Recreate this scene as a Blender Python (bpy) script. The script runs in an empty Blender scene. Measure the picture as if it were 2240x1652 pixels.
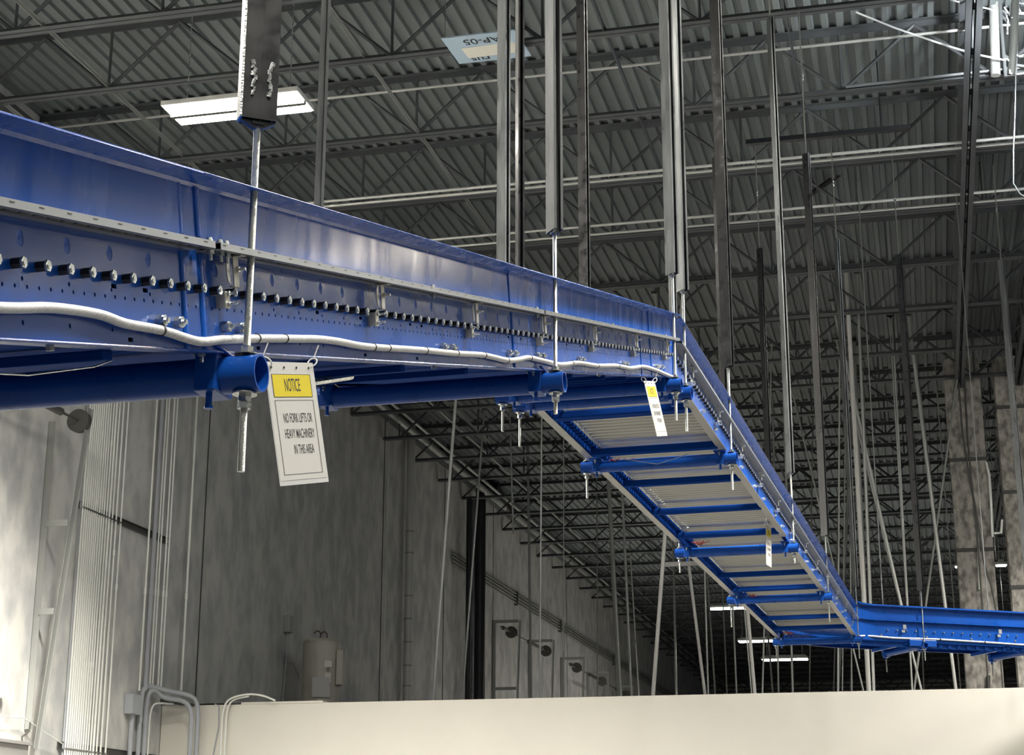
import bpy, bmesh, math, random
from mathutils import Vector, Matrix
random.seed(7)
S = bpy.context.scene
COL = S.collection
R = math.radians
# ------------------------------------------------------------------ camera
FPX, YAW, PITCH, ROLL = 3687.5, .2400, .28095, .00159
W, H = 2240.0, 1652.0
CAM = Vector((0, 0, 1.6))
cF = Vector((-math.sin(YAW)*math.cos(PITCH), math.cos(YAW)*math.cos(PITCH), math.sin(PITCH)))
_r = Vector((math.cos(YAW), math.sin(YAW), 0)); _u = _r.cross(cF)
cR = math.cos(ROLL)*_r + math.sin(ROLL)*_u
cU = -math.sin(ROLL)*_r + math.cos(ROLL)*_u
cd = bpy.data.cameras.new('camera'); cam = bpy.data.objects.new('camera', cd); COL.objects.link(cam)
cd.sensor_width = 36; cd.lens = FPX/W*36; cd.clip_end = 300
m = Matrix((cR, cU, -cF)).transposed().to_4x4(); m.translation = CAM
cam.matrix_world = m; S.camera = cam
S.view_settings.view_transform = 'Standard'; S.view_settings.look = 'None'
S.view_settings.gamma = 1; S.view_settings.use_curve_mapping = False
S.view_settings.exposure = 2.15
# ------------------------------------------------------------------ world: dim light spilling from the rest of the hall
w = bpy.data.worlds.new('world'); S.world = w; w.use_nodes = True
w.node_tree.nodes['Background'].inputs[0].default_value = (.82, .92, 1, 1)
w.node_tree.nodes['Background'].inputs[1].default_value = .016
LAMP = 12.0      # radiance of a high bay lens
BEAM = 300.0     # watts of the downward beam of one high bay
SPREAD = 112     # its beam angle in degrees

# ------------------------------------------------------------------ placing helpers
def ray(x, y):
    return (cF*FPX + cR*(x-W/2) - cU*(y-H/2)).normalized()
def atX(x, y, X): q = ray(x, y); return CAM + q*(X/q.x)
def atY(x, y, Y): q = ray(x, y); return CAM + q*(Y/q.y)
def atZ(x, y, z): q = ray(x, y); return CAM + q*((z-CAM.z)/q.z)
def zon(P, x, y):
    """height of pixel row y on the upright line through P"""
    q = ray(x, y); n = Vector((q.y, -q.x, 0)); 
    d = math.hypot(P.x, P.y)/math.hypot(q.x, q.y); return CAM.z + q.z*d
def dirv(a, e): a, e = R(a), R(e); return Vector((math.sin(a)*math.cos(e), math.cos(a)*math.cos(e), math.sin(e)))

# the hall is laid out in the units of its 7.6 m joists and built K times larger about the camera's standing point
K = 1.329
ENV = [True]
def big(v): return CAM + (Vector(v)-CAM)*K if ENV[0] else Vector(v)
# ------------------------------------------------------------------ materials
def mat(name, col, rough=.5, metal=0., noise=None, bump=None, emit=None, spec=.5, coat=0., rnoise=None):
    M = bpy.data.materials.new(name); M.use_nodes = True; N = M.node_tree.nodes; L = M.node_tree.links
    b = N['Principled BSDF']
    b.inputs['Base Color'].default_value = (*col, 1); b.inputs['Roughness'].default_value = rough
    b.inputs['Metallic'].default_value = metal; b.inputs['Specular IOR Level'].default_value = spec
    b.inputs['Coat Weight'].default_value = coat; b.inputs['Coat Roughness'].default_value = .12
    if emit:
        b.inputs['Emission Color'].default_value = (*emit[0], 1); b.inputs['Emission Strength'].default_value = emit[1]
    tc = N.new('ShaderNodeTexCoord')
    def tex(scale, detail, stretch):
        mp = N.new('ShaderNodeMapping'); mp.inputs['Scale'].default_value = stretch
        L.new(tc.outputs['Object'], mp.inputs[0])
        t = N.new('ShaderNodeTexNoise'); t.inputs['Scale'].default_value = scale; t.inputs['Detail'].default_value = detail
        L.new(mp.outputs[0], t.inputs['Vector']); return t
    if noise:   # (scale, detail, stretch, other colour, low, high)
        t = tex(*noise[:3]); rp = N.new('ShaderNodeValToRGB'); L.new(t.outputs[0], rp.inputs[0])
        rp.color_ramp.elements[0].position = noise[4]; rp.color_ramp.elements[1].position = noise[5]
        rp.color_ramp.elements[0].color = (*noise[3], 1); rp.color_ramp.elements[1].color = (*col, 1)
        L.new(rp.outputs[0], b.inputs['Base Color'])
    if rnoise:
        t = tex(*rnoise[:3]); mr = N.new('ShaderNodeMapRange'); L.new(t.outputs[0], mr.inputs[0])
        mr.inputs[1].default_value = .3; mr.inputs[2].default_value = .7
        mr.inputs[3].default_value = rnoise[3]; mr.inputs[4].default_value = rnoise[4]; L.new(mr.outputs[0], b.inputs['Roughness'])
    if bump:    # (kind, scale, strength, stretch)
        if bump[0] == 'wave':
            t = N.new('ShaderNodeTexWave'); t.wave_type = 'BANDS'; t.bands_direction = bump[3]; t.inputs['Scale'].default_value = bump[1]
            L.new(tc.outputs['Object'], t.inputs['Vector']); src = t.outputs['Fac']
        else:
            t = tex(bump[1], 3, bump[3]); src = t.outputs[0]
        bp = N.new('ShaderNodeBump'); bp.inputs['Strength'].default_value = bump[2]; bp.inputs['Distance'].default_value = .003
        L.new(src, bp.inputs['Height']); L.new(bp.outputs[0], b.inputs['Normal'])
    return M
ONE = (1, 1, 1)
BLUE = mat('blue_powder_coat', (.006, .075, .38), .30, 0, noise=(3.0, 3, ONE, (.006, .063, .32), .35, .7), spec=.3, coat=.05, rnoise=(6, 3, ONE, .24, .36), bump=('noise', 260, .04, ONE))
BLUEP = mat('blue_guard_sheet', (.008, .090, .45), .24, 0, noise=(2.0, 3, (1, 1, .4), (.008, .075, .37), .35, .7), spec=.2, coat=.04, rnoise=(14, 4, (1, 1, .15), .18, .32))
BLUEU = mat('shaded_blue_underside', (.005, .040, .22), .9, 0, spec=.04)  # blue coat darkened to paint in the shade under the bed
LITHOLE = mat('lit_hole_blue', (.07, .17, .62), .4, 0)
GALV = mat('zinc_plated_steel', (.58, .60, .58), .28, .9, noise=(9, 3, ONE, (.50, .52, .51), .35, .65), rnoise=(40, 2, ONE, .2, .4))
ROD = mat('threaded_zinc_rod', (.50, .52, .48), .3, .92, bump=('wave', 160, .9, 'Z'))
STRUT = mat('galvanised_channel', (.23, .24, .245), .36, .85, noise=(12, 4, (1, 1, .2), (.15, .16, .165), .35, .65), rnoise=(20, 3, (1, 1, .2), .25, .48))
DARK = mat('black_painted_channel', (.010, .011, .013), .4, .0, rnoise=(18, 3, ONE, .25, .45))
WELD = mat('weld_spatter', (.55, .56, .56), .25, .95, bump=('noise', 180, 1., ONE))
GALVR = mat('galvanised_hanging_rod', (.62, .63, .60), .35, .35)
RAIL = mat('pale_zinc_rail', (.32, .335, .345), .34, .6)
PLATE = mat('dull_zinc_plate', (.50, .49, .45), .45, .6)
RUBBER = mat('black_plastic', (.015, .015, .014), .5)
ROLL_ = mat('grey_roller_tube', (.46, .45, .40), .38, .55)
FLAN = mat('grey_metal_and_flange_sheen', (.36, .355, .345), .4, .35)
WHITEP = mat('white_conduit_jacket', (.80, .82, .84), .33, 0, bump=('noise', 120, .3, ONE))
FLEX = mat('ribbed_grey_flexible_conduit', (.80, .80, .80), .35, .25, bump=('wave', 42, 1., 'Y'))
EMT = mat('bright_wall_conduit', (.90, .91, .85), .35, .15)
PVC = mat('grey_pvc', (.42, .44, .47), .45)
PIPEB = mat('black_riser_pipe', (.02, .02, .023), .35, .2)
JOIST = mat('grey_primed_steel', (.10, .108, .115), .6, .1, noise=(2, 3, ONE, (.075, .082, .088), .3, .7))
JPIPE = mat('pale_pipe', (.60, .61, .58), .4, .4)
DECK = mat('grey_roof_deck', (.19, .213, .215), .6, .0, noise=(.7, 4, (1, .25, 1), (.145, .165, .168), .35, .7))
CONC = mat('grey_tilt_up_concrete', (.66, .65, .61), .8, 0, noise=(2.6, 10, (1, 1, .6), (.45, .455, .45), .36, .62), bump=('noise', 9, .35, ONE))
CONCC = mat('mottled_column_concrete', (.52, .49, .44), .8, 0, noise=(9, 9, (1, 1, .55), (.20, .19, .17), .36, .60), bump=('noise', 22, .5, ONE))
JOINT = mat('dark_joint', (.10, .10, .095), .9)
FLOOR = mat('grey_floor_slab', (.024, .023, .022), .55, 0, noise=(.6, 5, ONE, (.018, .018, .017), .35, .7))
CREAM = mat('cream_wall_paint', (.80, .77, .68), .7, 0, noise=(1.2, 3, ONE, (.77, .74, .655), .3, .7))
TANK = mat('beige_enamel', (.46, .44, .37), .35, 0)
PAPER = mat('white_paper', (.52, .515, .49), .55)
YELL = mat('yellow_print', (.62, .50, .005), .5)
INK = mat('black_ink', (.02, .02, .022), .6)
LAMIN = mat('clear_laminate_edge', (.55, .56, .56), .2, 0)
TIE = mat('white_nylon', (.88, .88, .88), .35)
SKY = mat('pale_blue_board', (.42, .55, .66), .6, 0)
LABELC = mat('cream_label', (.74, .73, .64), .6)
SHAFT = mat('dark_grey_hardware', (.12, .12, .11), .45, .5)
TRACK = mat('grey_galvanised_track', (.40, .41, .39), .5, .5)
LENS = mat('lit_led_lens', (.9, .9, .85), .4, emit=((1, .955, .86), LAMP))
LENSFAR = mat('lit_far_led_lens', (.9, .9, .85), .4, emit=((1, .97, .90), LAMP))
HOUS = mat('lamp_housing', (.55, .55, .52), .45)
POLE = mat('pale_painted_pole', (.66, .65, .61), .45, .1)
COPPER = mat('dark_copper', (.10, .07, .05), .4, .7)
REDW = mat('red_and_copper_wiring', (.30, .04, .03), .5)

# ------------------------------------------------------------------ mesh builder
class MB:
    def __init__(s): s.v = []; s.f = []
    def add(s, vs, fs):
        o = len(s.v); s.v += [Vector(a) for a in vs]; s.f += [tuple(i+o for i in f) for f in fs]; return s
    def box(s, c, size, ax=None):
        c = Vector(c); a = ax or (Vector((1, 0, 0)), Vector((0, 1, 0)), Vector((0, 0, 1)))
        vs = [c + a[0]*(i*size[0]/2) + a[1]*(j*size[1]/2) + a[2]*(k*size[2]/2) for i in (-1, 1) for j in (-1, 1) for k in (-1, 1)]
        return s.add(vs, [(0, 1, 3, 2), (4, 6, 7, 5), (0, 4, 5, 1), (2, 3, 7, 6), (0, 2, 6, 4), (1, 5, 7, 3)])
    def bb(s, x0, x1, y0, y1, z0, z1):
        return s.box(((x0+x1)/2, (y0+y1)/2, (z0+z1)/2), (x1-x0, y1-y0, z1-z0))
    def tube(s, pts, r, n=10, cap=True, r2=None, phase=0):
        pts = [Vector(p) for p in pts]; rings = []
        up = None
        for i, p in enumerate(pts):
            t = (pts[min(i+1, len(pts)-1)] - pts[max(i-1, 0)]).normalized()
            if up is None: up = Vector((0, 0, 1)) if abs(t.z) < .9 else Vector((0, 1, 0))
            a = t.cross(up).normalized(); b = a.cross(t).normalized(); up = b
            rr = r if r2 is None else r + (r2-r)*i/(len(pts)-1)
            rings.append([p + a*rr*math.cos(phase+2*math.pi*k/n) + b*rr*math.sin(phase+2*math.pi*k/n) for k in range(n)])
        vs = [q for g in rings for q in g]; fs = []
        for i in range(len(pts)-1):
            for k in range(n): fs.append((i*n+k, i*n+(k+1) % n, (i+1)*n+(k+1) % n, (i+1)*n+k))
        if cap: fs.append(tuple(range(n))[::-1]); fs.append(tuple(range((len(pts)-1)*n, len(pts)*n)))
        return s.add(vs, fs)
    def pipe(s, a, b, ro, ri, n=28):
        """hollow pipe with visible wall thickness"""
        a, b = Vector(a), Vector(b); t = (b-a).normalized(); up = Vector((0, 0, 1)) if abs(t.z) < .9 else Vector((0, 1, 0))
        x = t.cross(up).normalized(); y = x.cross(t); vs = []
        for p, r in ((a, ro), (b, ro), (b, ri), (a, ri)):
            vs += [p + x*r*math.cos(2*math.pi*k/n) + y*r*math.sin(2*math.pi*k/n) for k in range(n)]
        fs = [((j*n+k), (j*n+(k+1) % n), (((j+1) % 4)*n+(k+1) % n), (((j+1) % 4)*n+k)) for j in range(4) for k in range(n)]
        return s.add(vs, fs)
    def sweep(s, pts, prof, outs=None, ups=None, closed=False, caps=True):
        """prof: (u, v) pairs; each path point has its own out and up vector"""
        k = len(prof); vs = []; fs = []
        for i, p in enumerate(pts):
            vs += [Vector(p) + outs[i]*u + ups[i]*v for u, v in prof]
        for i in range(len(pts)-1):
            for j in range(k if closed else k-1):
                a = i*k+j; b = i*k+(j+1) % k; fs.append((a, b, b+k, a+k))
        if closed and caps: fs.append(tuple(range(k))[::-1]); fs.append(tuple(range((len(pts)-1)*k, len(pts)*k)))
        return s.add(vs, fs)
    def build(s, name, M, parent=None, smooth=False, bevel=0, thick=0):
        s.v = [big(v) for v in s.v]
        c = parent_loc(parent) if parent is not None else None
        if c is None:
            xs = [v.x for v in s.v]; ys = [v.y for v in s.v]; zs = [v.z for v in s.v]
            c = Vector(((min(xs)+max(xs))/2, (min(ys)+max(ys))/2, min(zs)))
        me = bpy.data.meshes.new(name); me.from_pydata([v-c for v in s.v], [], s.f); me.update()
        me.materials.append(M); o = bpy.data.objects.new(name, me); COL.objects.link(o)
        if parent is None: o.location = c
        else: o.parent = parent
        bm = bmesh.new(); bm.from_mesh(me); bmesh.ops.recalc_face_normals(bm, faces=bm.faces); bm.to_mesh(me); bm.free()
        if smooth:
            for p in me.polygons: p.use_smooth = True
            me.set_sharp_from_angle(angle=R(38))
        if thick:
            md = o.modifiers.new('thick', 'SOLIDIFY'); md.thickness = thick; md.offset = 0
        if bevel:
            md = o.modifiers.new('bevel', 'BEVEL'); md.width = bevel; md.segments = 2; md.limit_method = 'ANGLE'
        return o
def parent_loc(p):
    v = Vector((0, 0, 0))
    while p is not None: v += p.location; p = p.parent
    return v
def tag(o, label, cat, group=None, kind=None):
    if label: o['label'] = label
    if cat: o['category'] = cat
    if group: o['group'] = group
    if kind: o['kind'] = kind
    return o
def thing(name, loc, label, cat, group=None):
    o = bpy.data.objects.new(name, None); COL.objects.link(o); o.location = big(loc); o.empty_display_size = .1
    return tag(o, label, cat, group)
def struct(name, mb, M, **k):
    o = mb.build(name, M, None, **k); o['kind'] = 'structure'; return o
def arc(cx, a0, a1, n): return [a0+(a1-a0)*i/n for i in range(n+1)]
def copyobj(src, parent, offset):
    c = src.copy(); COL.objects.link(c); c.parent = parent; c.location = src.location + offset; return c
XA, YA, ZA = Vector((1, 0, 0)), Vector((0, 1, 0)), Vector((0, 0, 1))
WX = -9.6; ZJ = 9.2; ZD = 9.93; YEND = 82.0; XR = 26.0

# ------------------------------------------------------------------ setting
struct('floor', MB().bb(WX-.3, XR+4, -14, YEND, -.2, 0), FLOOR)
wl = MB().bb(WX-.25, WX, -14, YEND, 0, ZD)
struct('wall_left', wl, CONC)
struct('wall_back', MB().bb(WX-.3, XR+4, YEND, YEND+.25, 0, ZD), CONC)
# fluted roof deck, ribs run away from the camera
dk = MB(); prof = []; x = WX; p = .152
while x < XR+4:
    prof += [(x, ZD), (x+.052, ZD), (x+.066, ZD+.04), (x+.138, ZD+.04)]; x += p
dk.sweep([Vector((0, -14, 0)), Vector((0, YEND, 0))], prof, [XA, XA], [ZA, ZA])
struct('ceiling', dk, DECK, thick=.004)
# panel joints of the tilt-up wall
for i, Yj in enumerate((11.4, 19.72, 21.3, 29.2, 33.3, 37.4, 45.6, 53.8)):
    struct('trim_%d' % (i+1), MB().bb(WX-.001, WX+.006, Yj, Yj+.035, 0, ZD-.1), JOINT)
struct('trim_9', MB().bb(WX, WX+.12, -10, YEND-.1, ZD-.32, ZD-.2), JOIST)
# office box whose cream face closes the foot of the picture
OY, OZ = 20.3, 3.545
OY = 20.3; OZ = CAM.z + .0957*OY
struct('wall_front', MB().bb(WX+.01, 17, OY, OY+.16, 0, OZ), CREAM)
struct('trim_10', MB().bb(WX+.01, 17, OY+.17, OY+9.0, OZ-.22, OZ-.02), FLOOR)

# ------------------------------------------------------------------ high bay lamps
def bay(loc, L, Wd, label, lens=LENS, group=None, rods=True, n=2, power=1.0, spread=SPREAD):
    t = thing('high_bay_light', loc, label, 'ceiling light', group)
    x, y, z = loc
    if x > 2 and y > 16: spread = 128; power = 1.15 if y < 20 else power
    if x < -7: power = 3.0
    if abs(x-2.4) < .01: power = .45
    MB().bb(x-L/2, x+L/2, y-Wd/2, y+Wd/2, z, z+.05).build('housing', HOUS, t, bevel=.008)
    w1 = Wd/n
    for i in range(n):
        yc = y - Wd/2 + w1*(i+.5)
        MB().bb(x-L/2+.02, x+L/2-.02, yc-w1*.39, yc+w1*.39, z-.012, z-.001).build('lens', lens, t)
    if n > 1: MB().bb(x-L/2+.01, x+L/2-.01, y-.026, y+.026, z-.03, z-.001).build('gap_shade_strip', SHAFT, t)  # dark strip paints the shaded gap between the lenses
    MB().bb(x-L/2+.05, x+L/2-.05, y-.03, y+.03, z+.05, z+.10).build('driver_box', HOUS, t)
    if L > .5:
        for i in range(n):
            ld = bpy.data.lights.new('beam', 'AREA'); ld.shape = 'RECTANGLE'; ld.size = (L-.04)*K; ld.size_y = w1*.78*K; ld.energy = BEAM*power/n*(L*Wd)/(1.38*.46); ld.spread = R(spread); ld.color = (1, .955, .87)
            lo = bpy.data.objects.new('beam', ld); COL.objects.link(lo); lo.parent = t; lo.location = (0, (-Wd/2+w1*(i+.5))*K, -.022)
    if rods:
        for sx in (-1, 1):
            MB().tube([(x+sx*L*.38, y, z+.1), (x+sx*L*.38, y, ZD)], .006, 6).build('suspension_rod', GALV, t)
    return t
bay((-6.03, 13.65, 8.5), 1.38, .46, 'twin strip LED high bay light glowing beside the nearest hanger post', power=1.5)
P = atZ(1592, 1331, 8.4); bay((P.x, P.y, 8.4), 1.02, .5, 'small lit bar lamp behind the sloping conveyor, topmost of the three far ones', LENSFAR, n=1, power=7)
P = atY(1654, 1403, 41); bay((P.x, P.y, P.z), .86, .4, 'lit bar lamp below the sloping conveyor, middle of the three far ones', LENSFAR, n=1, power=7)
P = atY(1717, 1443, 38); bay((P.x, P.y, P.z), 1.02, .4, 'lit bar lamp nearest the cream wall top, lowest of the three far ones', LENSFAR, n=1, power=7)
P = atY(2095, 1240, 34); bay((P.x, P.y, P.z), .12, .2, 'tiny round-looking lit lamp at the left edge of the concrete column', LENSFAR, n=1)
P = atY(2190, 1237, 30); bay((P.x, P.y, P.z), .2, .2, 'small lit lamp between the two concrete columns', LENSFAR, n=1)
P = atY(2186, 1349, 31); bay((P.x, P.y, P.z), .2, .2, 'small lit lamp just above the far conveyor guard at the right', LENSFAR, n=1)
# unseen high bays added beyond the frame to light the scene
for x, y in ((2.4, 12.6), (4.3, 17.6), (8.2, 17.2), (15.6, 13.65)):
    bay((x, y, 8.5), 1.38, .46, 'added high bay light further along the hall, out of the picture', group='added high bay lights outside the frame')
for y in (9.9, 6.0, -.6, -7.8):
    for x in (-6.0, 1.6, 8.6, 15.6):
        bay((x, y, 8.5), 1.38, .46, power=1.0 if y > 9 or x > 2 else .55, label= 'added high bay light behind or above the camera, out of the picture', group='added high bay lights outside the frame')
for x, y in ((4.3, 24.0), (-7.7, 10.9)):  # unseen lamps added to brighten the columns and the left wall
    bay((x, y, 8.5), 1.38, .46, 'added high bay light further along the hall, out of the picture', group='added high bay lights outside the frame')

# ------------------------------------------------------------------ roof joists
JY = [CAM.z*0 + 7.6*k for k in (1.32, 1.52, 1.71, 1.886, 2.126, 2.362, 2.589, 2.848, 3.09, 3.383, 3.591)]
while JY[-1] < YEND-3: JY.append(JY[-1]+1.83)
ordn = ['third joist nearer than the blue ceiling sign', 'second joist nearer than the blue ceiling sign', 'joist just nearer than the blue ceiling sign',
        'joist that carries the blue ceiling sign', 'first joist beyond the blue ceiling sign', 'second joist beyond the blue ceiling sign',
        'third joist beyond the blue ceiling sign', 'fourth joist beyond the blue ceiling sign', 'fifth joist beyond the blue ceiling sign',
        'sixth joist beyond the blue ceiling sign', 'seventh joist beyond the blue ceiling sign']
def joist(i, Y):
    lab = 'grey open web steel roof joist, ' + ordn[i] if i < len(ordn) else 'far grey open web roof joist in the dark rear of the hall'
    t = thing('roof_joist', (WX+.15, Y, ZJ), lab, 'roof joist', 'open web roof joists' if i >= len(ordn) else None)
    x0, x1 = WX+.01, (XR if Y < 45 else XR)
    def ang(z, s, up):   # double angle chord
        b = MB()
        for q in (-1, 1):
            b.bb(x0, x1, Y+q*.008+(0 if q > 0 else -s), Y+q*.008+(s if q > 0 else 0), z, z+.007)
            b.bb(x0, x1, Y+q*.008-.003, Y+q*.008+.004, z if up else z-s, z+s if up else z)
        return b
    ang(ZJ, .058, True).build('bottom_chord', JOIST, t)
    ang(ZD-.008, .058, False).build('top_chord', JOIST, t)
    wb = MB(); n = 0; step = 1.52; x = WX+.01 + (i % 2)*.3
    while x < x1-step:
        r = .021
        for a, b_ in (((x, ZJ+.02), (x+step*.5, ZD-.04)), ((x+step*.5, ZD-.04), (x+step, ZJ+.02))):
            A = Vector((a[0], Y, a[1])); B = Vector((b_[0], Y, b_[1]))
            wb.tube([A, B], r, 5, cap=False)
        if i < 14: wb.tube([(x, Y, ZJ+.02), (x, Y, ZD-.04)], .016, 5, cap=False)
        x += step
    wb.build('web', JOIST, t, smooth=True)
for i, Y in enumerate(JY): joist(i, Y)
# girders running away from the camera, one resting on each concrete column
def girder(X, y0, y1, label):
    t = thing('roof_girder', (X, y1, ZJ-.05), label, 'girder')
    for nm, z in (('bottom_chord', ZJ-.11), ('top_chord', ZD-.22)):
        MB().bb(X-.075, X-.012, y0, y1, z, z+.012).bb(X+.012, X+.075, y0, y1, z, z+.012).bb(X-.02, X-.012, y0, y1, z, z+.07).bb(X+.012, X+.02, y0, y1, z, z+.07).build(nm, JOIST, t)
    wb = MB(); y = y0
    while y < y1-.8:
        wb.tube([(X, y, ZJ-.06), (X, y+.46, ZD-.19)], .026, 5, cap=False).tube([(X, y+.46, ZD-.19), (X, y+.915, ZJ-.06)], .026, 5, cap=False)
        wb.tube([(X, y, ZJ-.06), (X, y, ZD-.19)], .022, 5, cap=False)
        y += .915
    wb.build('web', JOIST, t, smooth=True)
girder(.80, 9, 27.5, 'dark roof girder that ends on the left concrete column')
girder(1.72, 9, 60, 'dark roof girder beside the right edge, passing the right concrete column')
# bridging angles between joists
for j, (X, y0, y1, lb) in enumerate(((-9.0, 10, 24, 'bridging angle nearest the left concrete wall'), (-7.75, 10, 30, 'bridging angle left of the lit twin strip light'),
        (-5.0, 10, 60, 'bridging angle between the lit light and the blue ceiling sign'), (-2.6, 10, 60, 'bridging angle right of the blue ceiling sign'), (-.9, 10, 60, 'bridging angle left of the long dark girder'), (4.4, 10, 60, 'bridging angle outside the right edge'))):
    MB().bb(X-.003, X+.003, y0, y1, ZJ+.01, ZJ+.05).bb(X-.003, X+.018, y0, y1, ZJ+.046, ZJ+.05).build('bridging_angle', TRACK if j < 3 else JOIST)
    tag(bpy.context.scene.collection.objects[-1], 'long thin steel ' + lb, 'bridging angle')
# pipes crossing the roof, seen as pale lines
def hz(px, py, z): return atZ(px, py, z).y
def xpipe(px, py, Y, r, x0, x1, label, M=JPIPE, name='ceiling_pipe'):
    P = atY(px, py, Y); o = MB().tube([(x0, Y, P.z), (x1, Y, P.z)], r, 8).build(name, M, smooth=True)
    return tag(o, label, 'pipe')

xpipe(1300, 152, hz(1300, 152, 9.72), .016, WX, 8, 'thin pale pipe that runs along the lit high bay light')
for i, (py, lb) in enumerate(((386, 'upper of the two pale pipes above the fourth joist beyond the sign'), (397, 'lower of the two pale pipes above the fourth joist beyond the sign'),
                              (494, 'upper pale pipe below the fourth joist beyond the sign'), (513, 'lower pale pipe below the fourth joist beyond the sign'))):
    Y = hz(1300, py, 9.12); xpipe(1300, py, Y, .018, WX, 12, 'thin ' + lb)
# the big slack pipe bend near the third joist
def wire(pts, r, name, label, cat, M=GALV, n=6):
    o = MB().tube(pts, r, n).build(name, M, smooth=True); return tag(o, label, cat)
# suspended cross header and a dark brace
A = atZ(1632, 314, 9.0); Bz = atY(1992, 284, A.y)
ch = MB().bb(A.x, Bz.x, A.y-.035, A.y+.035, A.z-.02, A.z+.03).tube([(A.x+.3, A.y, A.z), (A.x+.3, A.y, ZD)], .006, 6).tube([(Bz.x-.3, A.y, A.z), (Bz.x-.3, A.y, ZD)], .006, 6).build('cross_header', DARK)
tag(ch, 'dark horizontal channel hung crosswise under the roof at upper right', 'channel')
A = atY(1762, 432, 20.2); B = atY(1850, 372, 20.2); B2 = atY(1898, 360, 20.2)
wire([A, A.lerp(B, .5), B, B2], .035, 'cable_bundle', 'dark drooping cable bundle under the roof at upper right', 'cable', RUBBER, 8)

# blue board hanging flat under the roof
t = thing('hanging_board', (-3.76, 14.3, 9.13), 'pale blue board with AP-05 lettering hung flat under the roof', 'sign')
zs = 9.13
c4 = [atZ(965, 85, zs), atZ(1005, 140, zs), atZ(1162, 123, zs), atZ(1125, 66, zs)]
MB().add([p for p in c4] + [p+ZA*.012 for p in c4], [(0, 1, 2, 3), (7, 6, 5, 4), (0, 4, 5, 1), (1, 5, 6, 2), (2, 6, 7, 3), (3, 7, 4, 0)]).build('board', SKY, t)
bx = (c4[3]-c4[0]); by = (c4[1]-c4[0])     # along the image row, down the image
def onb(u, v, dz): return c4[0] + bx*u + by*v - ZA*dz
q4 = [onb(.17, .42, .004), onb(.19, .76, .02), onb(.90, .74, .02), onb(.90, .42, .004)]
MB().add(q4 + [p+ZA*.003 for p in q4], [(0, 1, 2, 3), (7, 6, 5, 4), (0, 4, 5, 1), (1, 5, 6, 2), (2, 6, 7, 3), (3, 7, 4, 0)]).build('cream_label', LABELC, t)
def text(s, name, origin, ux, uy, size, wid, M, parent, align='CENTER', depth=.0006):
    """letters lying in the plane ux, uy"""
    cu = bpy.data.curves.new('txt', 'FONT'); cu.body = s; cu.size = 1; cu.align_x = align; cu.align_y = 'CENTER'; cu.offset = .005
    tmp = bpy.data.objects.new('txt', cu); COL.objects.link(tmp)
    dg = bpy.context.evaluated_depsgraph_get(); dg.update(); me = bpy.data.meshes.new_from_object(tmp.evaluated_get(dg))
    bpy.data.objects.remove(tmp); nz = ux.cross(uy).normalized(); c = parent_loc(parent)
    for v in me.vertices:
        v.co = big(Vector(origin) + ux.normalized()*v.co.x*size*wid + uy.normalized()*v.co.y*size + nz*depth) - c
    me.materials.clear(); me.materials.append(M); me.name = name
    o = bpy.data.objects.new(name, me); COL.objects.link(o); o.parent = parent; return o
text('AP-05', 'lettering', onb(.50, .22, .0), -bx, by, .15, .98, INK, t, depth=.002)
text('rus', 'lettering', onb(.335, .885, .0), -bx, by, .15, 1.0, INK, t, depth=.002)
for u in (.02, .98):
    a = onb(u, .12, -.012); MB().tube([a, a+ZA*(ZD-a.z)], .004, 5).build('hanging_wire', GALV, t)

# ------------------------------------------------------------------ inclined conveyor
ENV[0] = False; ZJR = CAM.z + (ZJ-CAM.z)*K
P0 = Vector((-1.5386, 3.6237, 2.7787))
d1 = dirv(1.006, 15.12); o1 = dirv(91.006, 0); n1 = o1.cross(d1); n1 = n1 if n1.z > 0 else -n1
d2 = dirv(2.314, 0.0); o2 = dirv(92.314, 0)
SN = 6.653; Pn = P0 + d1*SN; WD = 1.0         # bed width between side frames
def st(s, t_, u=0): return P0 + d1*s + n1*t_ + o1*u
CV1 = thing('inclined_conveyor', P0, 'blue roller conveyor section climbing away at left, with bolted guard and bracket rail', 'conveyor')
S0 = -1.75
def plate(name, outline, holes, thick, place, M, parent):
    """flat sheet with cut holes; outline and holes in (s, t)"""
    bm = bmesh.new(); edges = []
    for loop in [outline] + holes:
        vs = [bm.verts.new((a, b, 0)) for a, b in loop]
        for i in range(len(vs)): edges.append(bm.edges.new((vs[i], vs[(i+1) % len(vs)])))
    bmesh.ops.triangle_fill(bm, edges=edges, use_beauty=True, use_dissolve=False)
    r = bmesh.ops.extrude_face_region(bm, geom=bm.faces[:])
    for g in r['geom']:
        if isinstance(g, bmesh.types.BMVert): g.co.z = -thick
    c = parent_loc(parent)
    for v in bm.verts: v.co = place(v.co.x, v.co.y, v.co.z) - c
    bmesh.ops.recalc_face_normals(bm, faces=bm.faces)
    me = bpy.data.meshes.new(name); bm.to_mesh(me); bm.free(); me.materials.append(M)
    o = bpy.data.objects.new(name, me); COL.objects.link(o); o.parent = parent; return o
def ell(s, t_, a, b, n=8, rot=0): return [(s+a*math.cos(2*math.pi*i/n+rot), t_+b*math.sin(2*math.pi*i/n+rot)) for i in range(n)]
holes = []
k = -10
brk = [-.155, .915, 1.96, 3.03, 4.10, 5.23, 6.30]
s = -1.024-4*.171
while s < SN-.06:
    if s > S0+.1:
        holes.append(ell(s, .190, .0125, .016, 12))
        holes.append(ell(s, .116, .0045, .005, 6)); holes.append(ell(s-.006, .035, .0045, .0055, 6))
    s += .171
s = -1.093-12*.0425
while s < SN-.06:
    if s > S0+.05: holes.append(ell(s, .1015, .0038, .0045, 6))
    s += .0425
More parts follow.
